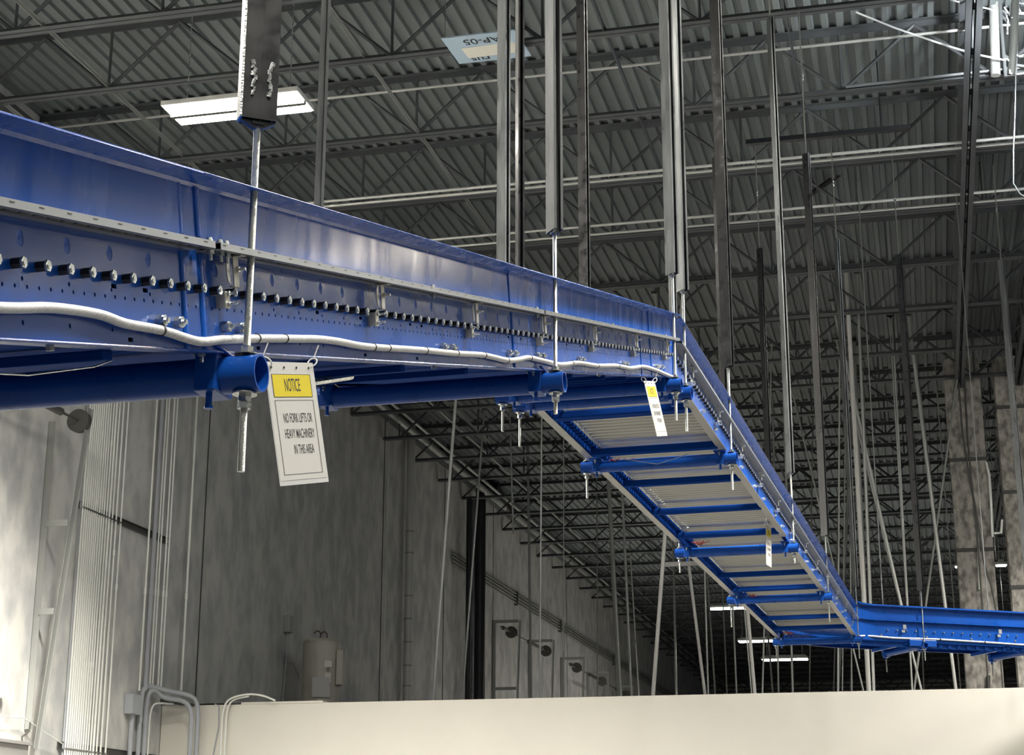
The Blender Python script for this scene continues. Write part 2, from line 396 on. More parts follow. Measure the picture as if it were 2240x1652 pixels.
for s in (-.671, -.532, .48, .83, 1.30, 1.42, 2.55, 2.75, 3.6, 3.9): holes.append([(s-.011, .1185), (s+.011, .1185), (s+.011, .1275), (s-.011, .1275)])
for s in (-.611, .06, .85, 1.35, 2.6, 3.7, 5.0): holes.append([(s-.011, .012), (s+.011, .012), (s+.011, .021), (s-.011, .021)])
end = math.tan(R(15.1))
fr = plate('side_frame', [(S0, 0), (SN, 0), (SN+.26*end, .26), (S0, .26)], holes, .0035, lambda s_, t_, z: st(s_, t_, z), BLUE, CV1)
MB().tube([st(S0, .002, .001), st(SN, .002, .001)], .0032, 8).build('rolled_edge', BLUEP, CV1, smooth=True)
MB().tube([st(S0, .3895, .0655), st(SN+.1, .3895, .0655)], .0022, 8).build('rolled_edge', BLUEP, CV1, smooth=True)
# flanges of the near side frame
MB().sweep([st(S0, 0), st(SN, 0)], [(0, .004), (0, 0), (-.045, 0), (-.045, .012)], [o1]*2, [n1]*2).build('bottom_flange', BLUE, CV1, thick=.004)
MB().sweep([st(S0, .26), st(SN+.07, .26)], [(0, 0), (-.035, 0)], [o1]*2, [n1]*2).build('top_flange', BLUE, CV1, thick=.004)
# guard panels with an outward top flange, three lapped lengths
def guard(a, b, du, nm='guard_panel', M=BLUEP, e0=0, e1=0):
    pr = [(.002+du, .258), (.002+du, .374), (.007+du, .383), (.062+du, .391), (.066+du, .3895), (.0665+du, .387)]
    g = MB(); k_ = len(pr); vs = []
    for s_, e in ((a, e0), (b, e1)):
        vs += [st(s_+e*t_, t_, u) for u, t_ in pr]
    g.add(vs, [(j, j+1, j+1+k_, j+k_) for j in range(k_-1)])
    return g.build(nm, M, CV1, thick=.003, smooth=False)
guard(S0, -.35, .0); guard(-.36, 2.62, -.004); guard(2.60, 5.53, .0); guard(5.52, SN, -.004, e1=end)
for s in (-.345, -.25, 2.615, 5.525, 5.86):   # splice strips bent round the joints
    for a_, b_ in ((.262, .374), (.004, .222)):
        h_ = MB(); n_ = 8; vs = []
        for t_ in (a_, b_):
            vs += [st(s-.013*math.cos(math.pi*k_/n_), t_, .0005+.0045*math.sin(math.pi*k_/n_)) for k_ in range(n_+1)]
        h_.add(vs, [(k_, k_+1, k_+2+n_, k_+1+n_) for k_ in range(n_)]).build('splice_strip', BLUEP, CV1, smooth=True)
for k_ in range(48):  # pale discs paint the lit interior into the oval holes
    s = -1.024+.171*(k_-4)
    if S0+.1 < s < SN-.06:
        MB().add([st(s, .190, -.006)]+[st(a_, b_, -.001) for a_, b_ in ell(s, .190, .0124, .0159, 12)], [(0, 1+q_, 1+(q_+1) % 12) for q_ in range(12)]).build('lit_hole_disc', LITHOLE, CV1)
# slotted strut rail along the frame
rl = MB(); rp = [(.002, .242), (.002, .2265), (.024, .2265), (.024, .231), (.046, .231), (.046, .2265), (.062, .2265), (.062, .241), (.057, .2415), (.002, .2425)]
for a, b in ((S0, -.30), (-.27, 2.93), (2.95, SN-.02)):
    rl.sweep([st(a, 0), st(b, 0)], [(u, v) for u, v in rp], [o1]*2, [n1]*2)
rail = rl.build('strut_rail', RAIL, CV1, thick=.002)
sl = MB(); s = S0+.03
while s < SN-.1:
    sl.box(st(s, .2290, .035), (.028, .016, .003), (d1, o1, n1)); s += .0508
tag(sl.build('rail_slots', JOINT, rail), None, None, kind='stuff')
tk = MB(); s = S0+.1
while s < SN-.1:
    tk.box(st(s, .2365, .0632), (.016, .0018, .0016), (d1, o1, n1)); s += .10
tag(tk.build('rail_marks', JOINT, rail), None, None, kind='stuff')
# roller axle ends: black hub with a zinc hex nut, one every 84.5 mm
hub = MB().tube([st(-1.054, .141, 0), st(-1.054, .141, .020)], .0105, 6, phase=.5).build('axle_bolt', RUBBER, CV1)
nut = MB().tube([st(-1.054, .141, .020), st(-1.054, .141, .0245)], .0115, 6).tube([st(-1.054, .141, .0245), st(-1.054, .141, .0265)], .0065, 8).build('hex_nut', GALV, hub)
nut.parent = None; nut.parent = hub
s = -1.054-.0855*6; i = 0
BASE = hub.location.copy()
while s < SN-.08:
    sh = s + 1.054
    if abs(sh) > 1e-3 and s > S0+.05:
        h_ = hub.copy(); COL.objects.link(h_); h_.parent = CV1; h_.location = d1*sh
        n_ = nut.copy(); COL.objects.link(n_); n_.parent = h_; n_.location = nut.location
    s += .0855
# frame splice nuts in pairs low on the frame
for s in (-.482, -.396, -.144, -.065, 1.628, 1.731, 2.51, 2.60, 2.98, 3.07, 3.80, 3.88, 4.93, 5.02, 5.98, 6.06, 6.2):
    MB().tube([st(s, .060, 0), st(s, .060, .013)], .0135, 6).tube([st(s, .060, .013), st(s, .060, .019)], .0125, 6, phase=.4).tube([st(s, .060, .019), st(s, .060, .027)], .006, 8).build('splice_nut', GALV, CV1)
# round bolts through guard flange and rail
for s in (-.28, -.225, -.19, 1.438, 2.889, 3.253, 4.532, 6.22):
    MB().tube([st(s, .243, .040), st(s, .254, .040)], .009, 10, r2=.006).tube([st(s, .226, .040), st(s, .217, .040)], .010, 6).tube([st(s, .217, .040), st(s, .202 if s < 0 else .209, .040)], .005, 8).build('rail_bolt', GALV, CV1, smooth=True)
# rail brackets: hanging plate with half-moon disc, lower clip plate
def bracket(s):
    b = MB().box(st(s+.028, .188, .033), (.030, .003, .072), (d1, o1, n1)).box(st(s+.028, .2235, .034), (.030, .04, .003), (d1, o1, n1))
    b.box(st(s+.028, .153, .028), (.030, .013, .003), (d1, o1, n1))
    br = b.build('rail_bracket', PLATE, CV1)
    # reflector half moon
    pts = [st(s+.004, .190, .026)] + [st(s+.004-.020*math.cos(a), .190+.033*math.sin(a), .026) for a in [R(-90+180*i/12) for i in range(13)]]
    hm = MB().add(pts + [p+o1*.004 for p in pts], [tuple(range(14)), tuple(range(27, 13, -1))] + [(i, (i+1) % 14, 14+(i+1) % 14, 14+i) for i in range(14)])
    hm.build('half_moon_disc', LAMIN, br)
    MB().tube([st(s+.032, .193, .034), st(s+.032, .193, .041)], .007, 6).tube([st(s+.032, .193, .041), st(s+.032, .193, .056)], .0035, 8).build('bolt', GALV, br)
    lo = MB().box(st(s-.006, .121, .022), (.026, .003, .040), (d1, o1, n1)).box(st(s-.019, .121, .011), (.003, .022, .040), (d1, o1, n1)).build('clip_plate', PLATE, br)
    for tt in (.136, .112):
        MB().tube([st(s-.004, tt, .023), st(s-.004, tt, .029)], .0065, 6).tube([st(s-.004, tt, .029), st(s-.004, tt, .047)], .0033, 8).build('bolt', GALV, lo)
    MB().tube([st(s-.040, .136, .0), st(s-.040, .136, .010)], .008, 6).build('bolt', GALV, lo)
for s in brk: bracket(s)
# far side frame and its guard
fo = -WD
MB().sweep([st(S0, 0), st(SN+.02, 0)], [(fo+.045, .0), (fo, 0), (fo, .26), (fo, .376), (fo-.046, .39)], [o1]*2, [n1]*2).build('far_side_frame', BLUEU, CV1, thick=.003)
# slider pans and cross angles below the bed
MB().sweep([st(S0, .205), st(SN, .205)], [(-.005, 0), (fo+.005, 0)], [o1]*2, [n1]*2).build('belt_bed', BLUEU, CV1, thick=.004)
pn = MB()
for a, b in ((S0, -.35), (-.33, 2.6), (2.62, 5.5), (5.52, SN-.02)):
    pn.sweep([st(a, .012), st(b, .012)], [(-.05, .0), (fo+.05, 0)], [o1]*2, [n1]*2)
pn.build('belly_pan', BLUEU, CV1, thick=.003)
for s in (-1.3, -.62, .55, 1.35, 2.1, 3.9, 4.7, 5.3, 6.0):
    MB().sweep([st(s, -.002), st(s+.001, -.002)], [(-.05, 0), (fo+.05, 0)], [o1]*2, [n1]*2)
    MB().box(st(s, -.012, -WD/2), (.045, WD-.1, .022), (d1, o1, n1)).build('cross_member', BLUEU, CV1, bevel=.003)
for i, (s, z) in enumerate(((-.9, -.03), (1.6, -.028), (4.4, -.028))):   # bolts under the flange
    MB().tube([st(s, -.002, -.022), st(s, -.012, -.022)], .009, 6).build('flange_bolt', GALV, CV1)
# small loose wire under the pan
MB().tube([st(-1.6, -.016, -.06), st(-1.1, -.05, -.08), st(-.85, -.052, -.10), st(-.55, -.03, -.12), st(-.45, -.014, -.13)], .0022, 6).build('loose_wire', GALV, CV1, smooth=True)
MB().tube([st(.9, -.02, -.25), st(1.1, -.045, -.3), st(1.5, -.02, -.28)], .012, 8).build('loose_wire', GALV, CV1, smooth=True)

# flexible conduit tied along the frame
cp = [(-1.75, .060), (-1.35, .060), (-1.104, .063), (-.946, .071), (-.771, .067), (-.659, .053), (-.495, .045), (-.317, .027), (-.19, .034), (-.062, .040), (.10, .046), (.321, .052), (.45, .055), (.594, .053), (.742, .047), (.884, .045), (1.158, .047), (1.419, .048), (1.761, .046), (2.116, .048), (2.443, .036), (2.65, .043), (2.814, .053), (3.1, .043), (3.396, .034), (3.75, .048), (4.202, .042), (4.7, .05), (5.1, .043), (5.489, .057), (5.9, .045), (6.358, .018), (6.5, .01)]
def smoothpath(c, n=4):
    out = []
    for i in range(len(c)-1):
        p0 = c[max(i-1, 0)]; p1 = c[i]; p2 = c[i+1]; p3 = c[min(i+2, len(c)-1)]
        for k_ in range(n):
            q = k_/n
            out.append(tuple(.5*((2*p1[d]) + (-p0[d]+p2[d])*q + (2*p0[d]-5*p1[d]+4*p2[d]-p3[d])*q*q + (-p0[d]+3*p1[d]-3*p2[d]+p3[d])*q**3) for d in range(2)))
    out.append(c[-1]); return out
path = [st(a, b-.006, .0135) for a, b in smoothpath(cp)]
cb = MB().tube(path, .0105, 12).build('flexible_conduit', FLEX, smooth=True)
tag(cb, 'white ribbed flexible conduit tied in waves along the climbing blue side frame', 'conduit')
for s, t_ in ((-.495, .045), (.02, .044), (.20, .049), (.884, .045), (1.02, .046), (1.40, .048), (1.76, .047), (2.12, .048), (2.45, .036), (2.83, .053), (3.62, .045), (4.2, .042), (4.75, .05), (5.4, .054)):
    MB().pipe(st(s-.0025, t_-.006, .0135), st(s+.0025, t_-.006, .0135), .0122, .0100, 14).build('zip_tie', RUBBER, cb)

# ------------------------------------------------------------------ level conveyor
def s2(s, z, u=0): return Pn + d2*s + ZA*z + o2*u
L2 = 12.9
CV2 = thing('level_conveyor', Pn, 'blue level roller conveyor seen from below, running down the middle of the picture', 'conveyor')
FH = .25
fr2 = []
s = .2
while s < L2: fr2.append(ell(s, .19, .0125, .016, 8)); s += .171
plate('side_frame', [(0, 0), (L2, 0), (L2, FH), (0, FH)], fr2, .0035, lambda a, b, z: s2(a, b, z), BLUE, CV2)
def guard2(a, b, du, far=False):
    q = -1 if far else 1
    pr = [(.002+du, FH), (.002+du, .374), (.007+du, .383), (.062+du, .391), (.0665+du, .387)]
    pr = [(q*u+(-WD if far else 0), v) for u, v in pr]
    return MB().sweep([s2(a, 0), s2(b, 0)], pr, [o2]*2, [ZA]*2).build('guard_panel', BLUEP, CV2, thick=.003)
for a, b, du in ((0, 2.2, 0), (2.21, 5.5, -.004), (5.52, 8.8, 0), (8.82, L2, -.004)): guard2(a, b, du)
guard2(0, L2, 0, True)
plate('far_side_frame', [(0, 0), (L2, 0), (L2, FH), (0, FH)], [], .0035, lambda a, b, z: s2(a, b, z-WD), BLUE, CV2)
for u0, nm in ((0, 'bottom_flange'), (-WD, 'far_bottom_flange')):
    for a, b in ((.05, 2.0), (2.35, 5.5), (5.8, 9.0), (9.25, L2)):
        MB().sweep([s2(a, -.002, u0), s2(b, -.002, u0)], [(.022, 0), (-.035, 0), (-.035, .01)], [o2]*2, [ZA]*2).build('bottom_flange', FLAN, CV2, thick=.003)  # grey colour paints the bright reflection on the blue flanges
# slotted rail, brackets and bolts on its outer side
MB().sweep([s2(.02, 0), s2(L2, 0)], rp, [o2]*2, [ZA]*2).build('strut_rail', RAIL, CV2, thick=.002)
ax = MB().tube([s2(.06, .141, 0), s2(.06, .141, .020)], .0105, 6).build('axle_bolt', RUBBER, CV2)
MB().tube([s2(.06, .141, .020), s2(.06, .141, .026)], .0115, 6).build('hex_nut', GALV, ax)
nz = ax.children[0] if ax.children else None
for i in range(1, 100):
    c = ax.copy(); COL.objects.link(c); c.parent = CV2; c.location = d2*(.0855*i)
    e = nz.copy(); COL.objects.link(e); e.parent = c
for i in range(12):
    s = .55+1.07*i
    if s > L2-.2: break
    br = MB().box(s2(s, .188, .036), (.030, .003, .072), (d2, o2, ZA)).box(s2(s, .2235, .024), (.03, .02, .003), (d2, o2, ZA)).build('rail_bracket', PLATE, CV2)
    MB().tube([s2(s, .193, .036), s2(s, .193, .06)], .006, 6).build('bolt', GALV, br)
    lo = MB().box(s2(s-.03, .118, .024), (.026, .003, .05), (d2, o2, ZA)).box(s2(s-.03, .1, .02), (.09, .04, .003), (d2, o2, ZA)).build('clip_plate', GALV, br)
    MB().tube([s2(s-.03, .115, .024), s2(s-.03, .115, .05)], .006, 6).build('bolt', GALV, lo)
for i in range(20):
    s = .35+.62*i + (i % 2)*.1
    if s < L2-.1:
        MB().tube([s2(s, .06, 0), s2(s, .06, .016)], .0135, 6).tube([s2(s, .06, .016), s2(s, .06, .026)], .006, 8).build('splice_nut', GALV, CV2)
for i in range(14):
    MB().tube([s2(.4+.9*i, .30, .002), s2(.4+.9*i, .30, .010)], .009, 8, r2=.005).build('guard_bolt', GALV, CV2)
# rollers across the bed; hub strips beside them
zr = .115
ro = MB().tube([s2(.05, zr, -.05), s2(.05, zr, -WD+.05)], .0245, 14).build('roller', ROLL_, CV2, smooth=True)
NR = int((L2-.1)/.0855)
for i in range(1, 100):
    c = ro.copy(); COL.objects.link(c); c.parent = CV2; c.location = d2*(.0855*i)
st_ = MB()
for i in range(100, NR): st_.tube([s2(.05+.0855*i, zr, -.05), s2(.05+.0855*i, zr, -WD+.05)], .0245, 10)
tag(st_.build('roller', ROLL_, CV2, smooth=True), None, None, kind='stuff')
for u in (-.045, -WD+.045):
    hb = MB()
    for i in range(NR):
        hb.tube([s2(.05+.0855*i, zr-.02, u-.02), s2(.05+.0855*i, zr-.02, u+.02)], .034, 6)
        hb.box(s2(.09+.0855*i, zr-.055, u), (.05, .05, .02), (d2, o2, ZA))
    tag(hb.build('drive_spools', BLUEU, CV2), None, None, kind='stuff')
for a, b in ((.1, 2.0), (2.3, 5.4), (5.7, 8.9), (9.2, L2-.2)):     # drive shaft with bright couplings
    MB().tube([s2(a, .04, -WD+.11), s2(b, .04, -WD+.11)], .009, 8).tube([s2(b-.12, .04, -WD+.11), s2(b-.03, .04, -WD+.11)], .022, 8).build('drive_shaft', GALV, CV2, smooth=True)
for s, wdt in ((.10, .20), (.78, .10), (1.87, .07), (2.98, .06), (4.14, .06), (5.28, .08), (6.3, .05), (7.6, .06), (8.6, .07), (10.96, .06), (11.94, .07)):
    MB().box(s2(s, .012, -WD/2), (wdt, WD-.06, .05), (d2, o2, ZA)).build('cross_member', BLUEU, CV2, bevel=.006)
for s in (2.05, 5.55, 8.95, 12.2):       # small junction wiring near the support pipes
    b = MB(); q = random.Random(int(s*10))
    for k_ in range(7):
        a = s2(s+q.uniform(-.05, .05), .0, -WD+.13+q.uniform(0, .12))
        b.tube([a, a+Vector((q.uniform(-.05, .05), q.uniform(-.04, .04), -.03)), a+Vector((q.uniform(-.08, .08), 0, -.005))], .004, 5)
    b.build('wiring', REDW, CV2)
# nose joint plate and the top corner of the guard
MB().add([st(SN, 0, .003), st(SN+.26*end, .26, .003), st(SN+.385*end, .385, .003), s2(.16, .385, .003), s2(.16, 0, .003)], [(0, 1, 2, 3, 4)]).build('nose_plate', BLUEP, CV2, thick=.003)
MB().tube([s2(1.95, -.02, -.25), s2(2.0, -.07, -.5), s2(1.93, -.03, -.75)], .003, 5).build('loose_wire', GALV, CV2, smooth=True)

# ------------------------------------------------------------------ far conveyor turning right
CV3 = thing('turning_conveyor', s2(L2, 0), 'blue conveyor section bending off to the right edge behind the hanger rods', 'conveyor')
Pe = s2(L2, 0)
pts3 = [Pe]; dirs = [d2]; a = 2.314; p = Pe.copy()
for k_ in range(7):
    a += 56/7.; d = dirv(a, 0); p = p + d*.085; pts3.append(p.copy()); dirs.append(d)
V3 = (atY(2240, 1414, 26.5)); 
d3 = dirs[-1]
p = pts3[-1]; pts3.append(p + d3*4.4); dirs.append(d3)
outs3 = [Vector((d.y, -d.x, 0)).normalized() for d in dirs]; ups3 = [ZA]*len(pts3)
def sw3(prof, nm, M, thick=.003, p_=CV3, closed=False): return MB().sweep(pts3, prof, outs3, ups3, closed=closed).build(nm, M, p_, thick=thick)
sw3([(-.03, 0), (0, 0), (0, .29), (-.03, .29)], 'side_frame', BLUE)
sw3([(.002, .29), (.002, .45), (.008, .46), (.055, .475), (.055, .455)], 'guard_panel', BLUE)
sw3([(.002, .285), (.002, .262), (.041, .262), (.041, .283)], 'strut_rail', BLUE)
fo3 = -.95
sw3([(fo3+.03, -.0), (fo3, 0), (fo3, .29), (fo3, .45)], 'far_side_frame', BLUE)
sw3([(-.03, .16), (fo3+.03, .16)], 'roller_bed', BLUE)
sw3([(-.06, -.075), (-.06, -.005), (-.09, -.005)], 'drive_channel', BLUE)
def along3(s):
    i = 0
    q = pts3[-2]; return q + d3*s
o3 = outs3[-1]
def s3(s, z, u=0): return pts3[-2] + d3*s + ZA*z + o3*u
for i in range(29):
    s = .1+.145*i
    hb = MB().tube([s3(s, .141, 0), s3(s, .141, .02)], .011, 6).build('axle_bolt', GALV, CV3)
for i in range(26):
    s = .5+.145*i
    MB().box(s3(s, -.04, -.045), (.05, .02, .05), (d3, o3, ZA)).build('drive_spool', BLUE, CV3)
for i in range(3):
    s = .35+1.5*i
    br = MB().box(s3(s, .188, .036), (.05, .003, .06), (d3, o3, ZA)).build('rail_bracket', FLAN, CV3)
    MB().box(s3(s-.02, .13, .03), (.05, .004, .035), (d3, o3, ZA)).build('clip_plate', FLAN, br)
for i in range(7):
    MB().tube([s3(.05+.6*i+(i % 2)*.3, .27, .004), s3(.05+.6*i+(i % 2)*.3, .27, .016)], .012, 8).build('guard_bolt', GALV, CV3)
for i in range(6):
    MB().tube([s3(.0+.7*i, .07, .0), s3(.0+.7*i, .07, .014)], .014, 6).build('splice_nut', GALV, CV3)
MB().box(s3(.62, -.02, .03), (.42, .02, .09), (d3, o3, ZA)).build('joint_cover', BLUE, CV3, bevel=.008)
cpt = [s3(-.25, .05, .016), s3(.2, .035, .016), s3(.9, .045, .016), s3(1.6, .035, .016), s3(2.4, .02, .016), s3(3.4, .03, .016), s3(4.35, .015, .016)]
cb = MB().tube([Pe+ZA*.0+o2*.02, cpt[0]]+cpt[1:], .012, 8).build('flexible_conduit', WHITEP, smooth=True)
tag(cb, 'white flexible conduit tied along the far blue conveyor at right', 'conduit')
for p_ in cpt[2:]:
    MB().pipe(p_-d3*.01, p_+d3*.01, .0155, .012, 12).build('zip_tie', RUBBER, cb)
for i in range(3):
    s = .4+1.6*i
    MB().box(s3(s, -.02, fo3/2), (.05, .9, .04), (d3, o3, ZA)).build('cross_member', BLUE, CV3)

# ------------------------------------------------------------------ support pipes with their saddles
def support(c, ax_, fw, u0, u1, label, r=.0445, clampw=.055):
    """c: point on the near frame line, at pipe height; ax_: outward; u0/u1 pipe ends along ax_"""
    t = thing('support_pipe', c, label, 'support pipe')
    MB().pipe(c+ax_*u1, c+ax_*u0, r, r-.005, 32).build('pipe', BLUE, t, smooth=True)
    for uu in (-.035, -WD+.035):
        b = MB().box(c+ax_*uu, (clampw, .10, .092), (ax_, fw, ZA)).box(c+ax_*uu+ZA*.05, (clampw+.03, .17, .008), (ax_, fw, ZA))
        sd = b.build('saddle_bracket', BLUE, t, bevel=.006)
        for q in (-.07, .07):
            MB().tube([c+ax_*uu+fw*q+ZA*.042, c+ax_*uu+fw*q+ZA*.030], .009, 6).tube([c+ax_*uu+fw*q+ZA*.030, c+ax_*uu+fw*q+ZA*.014], .005, 8).build('bolt', GALV, sd)
        MB().tube([c+ax_*uu-fw*.02-ZA*.046, c+ax_*uu-fw*.02-ZA*.075], .008, 8).tube([c+ax_*uu-fw*.02-ZA*.075, c+ax_*uu-fw*.02-ZA*.083], .011, 6).build('set_screw', BLUE, sd)
    return t
def channel(b, cx, cy, z0, z1, rot, back=True):
    """back to back slotted strut, 41 mm wide and 83 mm deep"""
    ca, sa = math.cos(R(rot)), math.sin(R(rot)); U = Vector((ca, sa, 0)); V = Vector((-sa, ca, 0)); o = Vector((cx, cy, 0))
    for q in ((-1, 1) if back else (1,)):
        prof = [(.0415*q, -.0105), (.0345*q, -.0105), (.0415*q, -.0105), (.0415*q, -.0205), (.001*q, -.0205), (.001*q, .0205), (.0415*q, .0205), (.0415*q, .0105), (.0345*q, .0105)]
        vs = []
        for z in (z0, z1): vs += [o + U*a_ + V*b_ + ZA*z for a_, b_ in prof]
        k_ = len(prof); b.add(vs, [(j, j+1, j+1+k_, j+k_) for j in range(k_-1)])
    return b
def hanger(P, label, ztop, zstrut, zbot, rot, M, rodr=.0085, zrodtop=None, back=True, group=None, detail=True, zt=None):
    """P: x, y of the rod, z = pipe centre. Strut from ztop down to zstrut, threaded rod below it"""
    t = thing('hanger', (P.x, P.y, P.z), label, 'hanger', group)
    if zrodtop is None: zrodtop = zstrut+.35
    if zstrut is not None:
        stt = channel(MB(), P.x, P.y, zstrut, ztop, rot, back).build('strut_channel', M, t, thick=.0025)
        U = Vector((math.cos(R(rot)), math.sin(R(rot)), 0)); V = Vector((-U.y, U.x, 0))
        c = Vector((P.x, P.y, zstrut))
        MB().box(c+ZA*.20, (.030, .030, .42), (U, V, ZA)).build('rod_sleeve', M, t)
        if ztop < ZJR-.05:
            MB().tube([(P.x, P.y, ztop-.1), (P.x, P.y, ZJR+.05)], rodr, 10).build('upper_rod', ROD, t, smooth=True)
            MB().tube([(P.x, P.y, (ztop+ZJR)/2), (P.x, P.y, (ztop+ZJR)/2+.09)], rodr*1.8, 8).build('coupling', GALV, t, smooth=True)
    z1 = (zstrut+.1) if zstrut is not None else ztop
    MB().tube([(P.x, P.y, zbot), (P.x, P.y, z1)], rodr, 14).build('threaded_rod', ROD, t, smooth=True)
    pr = .0445
    for q, nm in ((1, 'top'), (-1, 'bottom')):
        zz = P.z + q*(pr+.001)
        MB().tube([(P.x, P.y, zz), (P.x, P.y, zz+q*.004)], .029, 20).build('washer', GALV, t, smooth=True)
        MB().tube([(P.x, P.y, zz+q*.004), (P.x, P.y, zz+q*.021)], .0165, 6).build('hex_nut', GALV, t)
        if q < 0: MB().tube([(P.x, P.y, zz-.022), (P.x, P.y, zz-.038)], .0165, 6, phase=.3).build('lock_nut', GALV, t)
    return t
def onvert(P, x, y): return zon(P, x, y)

PZ = -.055
FARU = -1.045
def s_for(px, sec, u=.045):
    """distance along the frame at which a pipe end shows in column px"""
    best = None
    for i in range(-400, 1600):
        s_ = i*.01; c = (P0+d1*s_ if sec == 1 else Pn+d2*s_) + ZA*PZ + (o1 if sec == 1 else o2)*u
        v = c-CAM; xx = W/2 + FPX*v.dot(cR)/v.dot(cF)
        if best is None or abs(xx-px) < best[0]: best = (abs(xx-px), s_)
    return best[1]
where = ['nearest, at the left sign', 'second from the camera, under the climbing section', 'at the nose of the conveyor, third from the camera',
         'just past the nose, paired closely with its neighbour', 'first across the level rollers, above the wiring', 'second across the level rollers',
         'third across the level rollers, by the topmost far lamp', 'last across the level rollers, by the bend']
near = []; far = []
for i, (px, sec) in enumerate(((537, 1), (1215, 1), (1477, 1), (1500, 2), (1600, 2), (1737, 2), (1812, 2), (1878, 2))):
    s = s_for(px, sec)
    o = o1 if sec == 1 else o2; c = (P0+d1*s if sec == 1 else Pn+d2*s) + ZA*PZ
    fw = Vector((d1.x, d1.y, 0)).normalized() if sec == 1 else d2
    support(c, o, fw, .085, FARU-.04, 'blue round support pipe, ' + where[i])
    near.append(c + o*.045); far.append(c + o*FARU)
def hz_(P, x, y): return zon(P, x, y)
H_ = [  # near side: (i, top px y or None, strut bottom px, rod bottom px, rot, mat, label)
 (0, None, (566, 268), (526, 1032), 35, DARK, 'nearest hanger post, wide black double channel with weld marks, in front of the lit light'),
 (1, None, (1220, 507), (1212, 906), -52, STRUT, 'grey hanger post whose short channel ends above the middle of the climbing conveyor'),
 (2, None, (1461, 601), (1481, 920), -42, STRUT, 'bright grey hanger post at the conveyor nose, left of its close twin'),
 (3, None, (1491, 637), (1503, 944), -50, STRUT, 'bright grey hanger post at the conveyor nose, right of its close twin'),
 (4, None, (1592, 803), (1606, 1072), -28, DARK, 'black double channel hanger post above the first pipe of the level rollers'),
 (5, (1684, 38), (1724, 1035), (1742, 1233), -58, STRUT, 'slim silvery hanger post above the second pipe of the level rollers'),
 (6, (1749, 338), (1799, 1172), (1816, 1361), -30, DARK, 'black hanger post with coupled upper rod, above the third pipe of the level rollers'),
 (7, (1824, 524), (1866, 1283), (1884, 1441), -55, STRUT, 'silvery hanger post at the bend of the far conveyor'),
]
for i, tp, sb, rb, rot, M_, lab in H_:
    P = near[i]; zt_ = zon(P, *tp) if tp else ZJR+.02
    hanger(P, lab, min(zt_, ZJR+.02), zon(P, *sb), zon(P, *rb), rot, M_)
F_ = [ # far side
 (1, None, None, (700, 960), -70, STRUT, 'grey hanger post rising behind the climbing conveyor, right of the lit light'),
 (2, None, None, (1100, 944), -35, STRUT, 'wide silvery hanger post behind the middle of the climbing conveyor, left one of a pair'),
 (3, None, None, (1134, 977), -62, DARK, 'dark hanger post behind the middle of the climbing conveyor, right one of a pair'),
 (4, None, None, (1289, 1090), -32, DARK, 'black hanger post behind the upper part of the climbing conveyor'),
 (5, None, None, (1479, 1253), -50, STRUT, 'grey hanger post behind the two bright posts at the nose'),
 (6, (1552, 345), None, (1597, 1372), -40, DARK, 'thin dark hanger post on the left flank of the black post past the nose'),
 (7, (1640, 545), None, (1694, 1437), -40, DARK, 'thin dark hanger post between the black post and the slim silvery post'),
]
for i, tp, sb, rb, rot, M_, lab in F_:
    P = far[i]; zt_ = zon(P, *tp) if tp else ZJR+.02
    hanger(P, lab, min(zt_, ZJR+.02), P.z+.60, zon(P, *rb), rot, M_)
# weld marks and pointed clear bag on the nearest post
t0 = [o for o in bpy.data.objects if o.get('label', '').startswith('nearest hanger post')][0]
P = near[0]; zb_ = zon(P, 566, 268); ca = Vector((math.cos(R(35)), math.sin(R(35)), 0)); va = Vector((-ca.y, ca.x, 0))
wr = random.Random(3)
for zz in (.06, .45):
    for q in (-.018, .020):
        b = MB()
        for k_ in range(9):
            c = Vector((P.x, P.y, zb_+zz+k_*.010)) + ca*(q+wr.uniform(-.005, .005)) - va*.022
            b.tube([c, c+ZA*.012+ca*wr.uniform(-.004, .004)], wr.uniform(.003, .0065), 6)
        b.build('weld', WELD, t0, smooth=True)
b = MB().bb(0, 0, 0, 0, 0, 0); b = MB()
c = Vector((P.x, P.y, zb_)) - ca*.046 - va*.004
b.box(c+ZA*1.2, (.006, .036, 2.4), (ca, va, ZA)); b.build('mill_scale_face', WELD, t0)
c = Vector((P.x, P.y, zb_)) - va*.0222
MB().box(c+ZA*1.6, (.0022, .001, 2.3), (ca, va, ZA)).build('seam_highlight', GALV, t0)  # thin bright strip painted in as the highlight along the seam
c = Vector((P.x, P.y, zb_))
MB().add([c-ca*.044-va*.01, c+ca*.044-va*.01, c+ca*.044+va*.01, c-ca*.044+va*.01, c-ca*.012-va*.008-ZA*.018, c+ca*.012-va*.008-ZA*.018, c+ca*.012+va*.008-ZA*.018, c-ca*.012+va*.008-ZA*.018],
    [(0, 1, 2, 3), (7, 6, 5, 4), (0, 4, 5, 1), (1, 5, 6, 2), (2, 6, 7, 3), (3, 7, 4, 0)]).build('end_fitting', SHAFT, t0, bevel=.001)

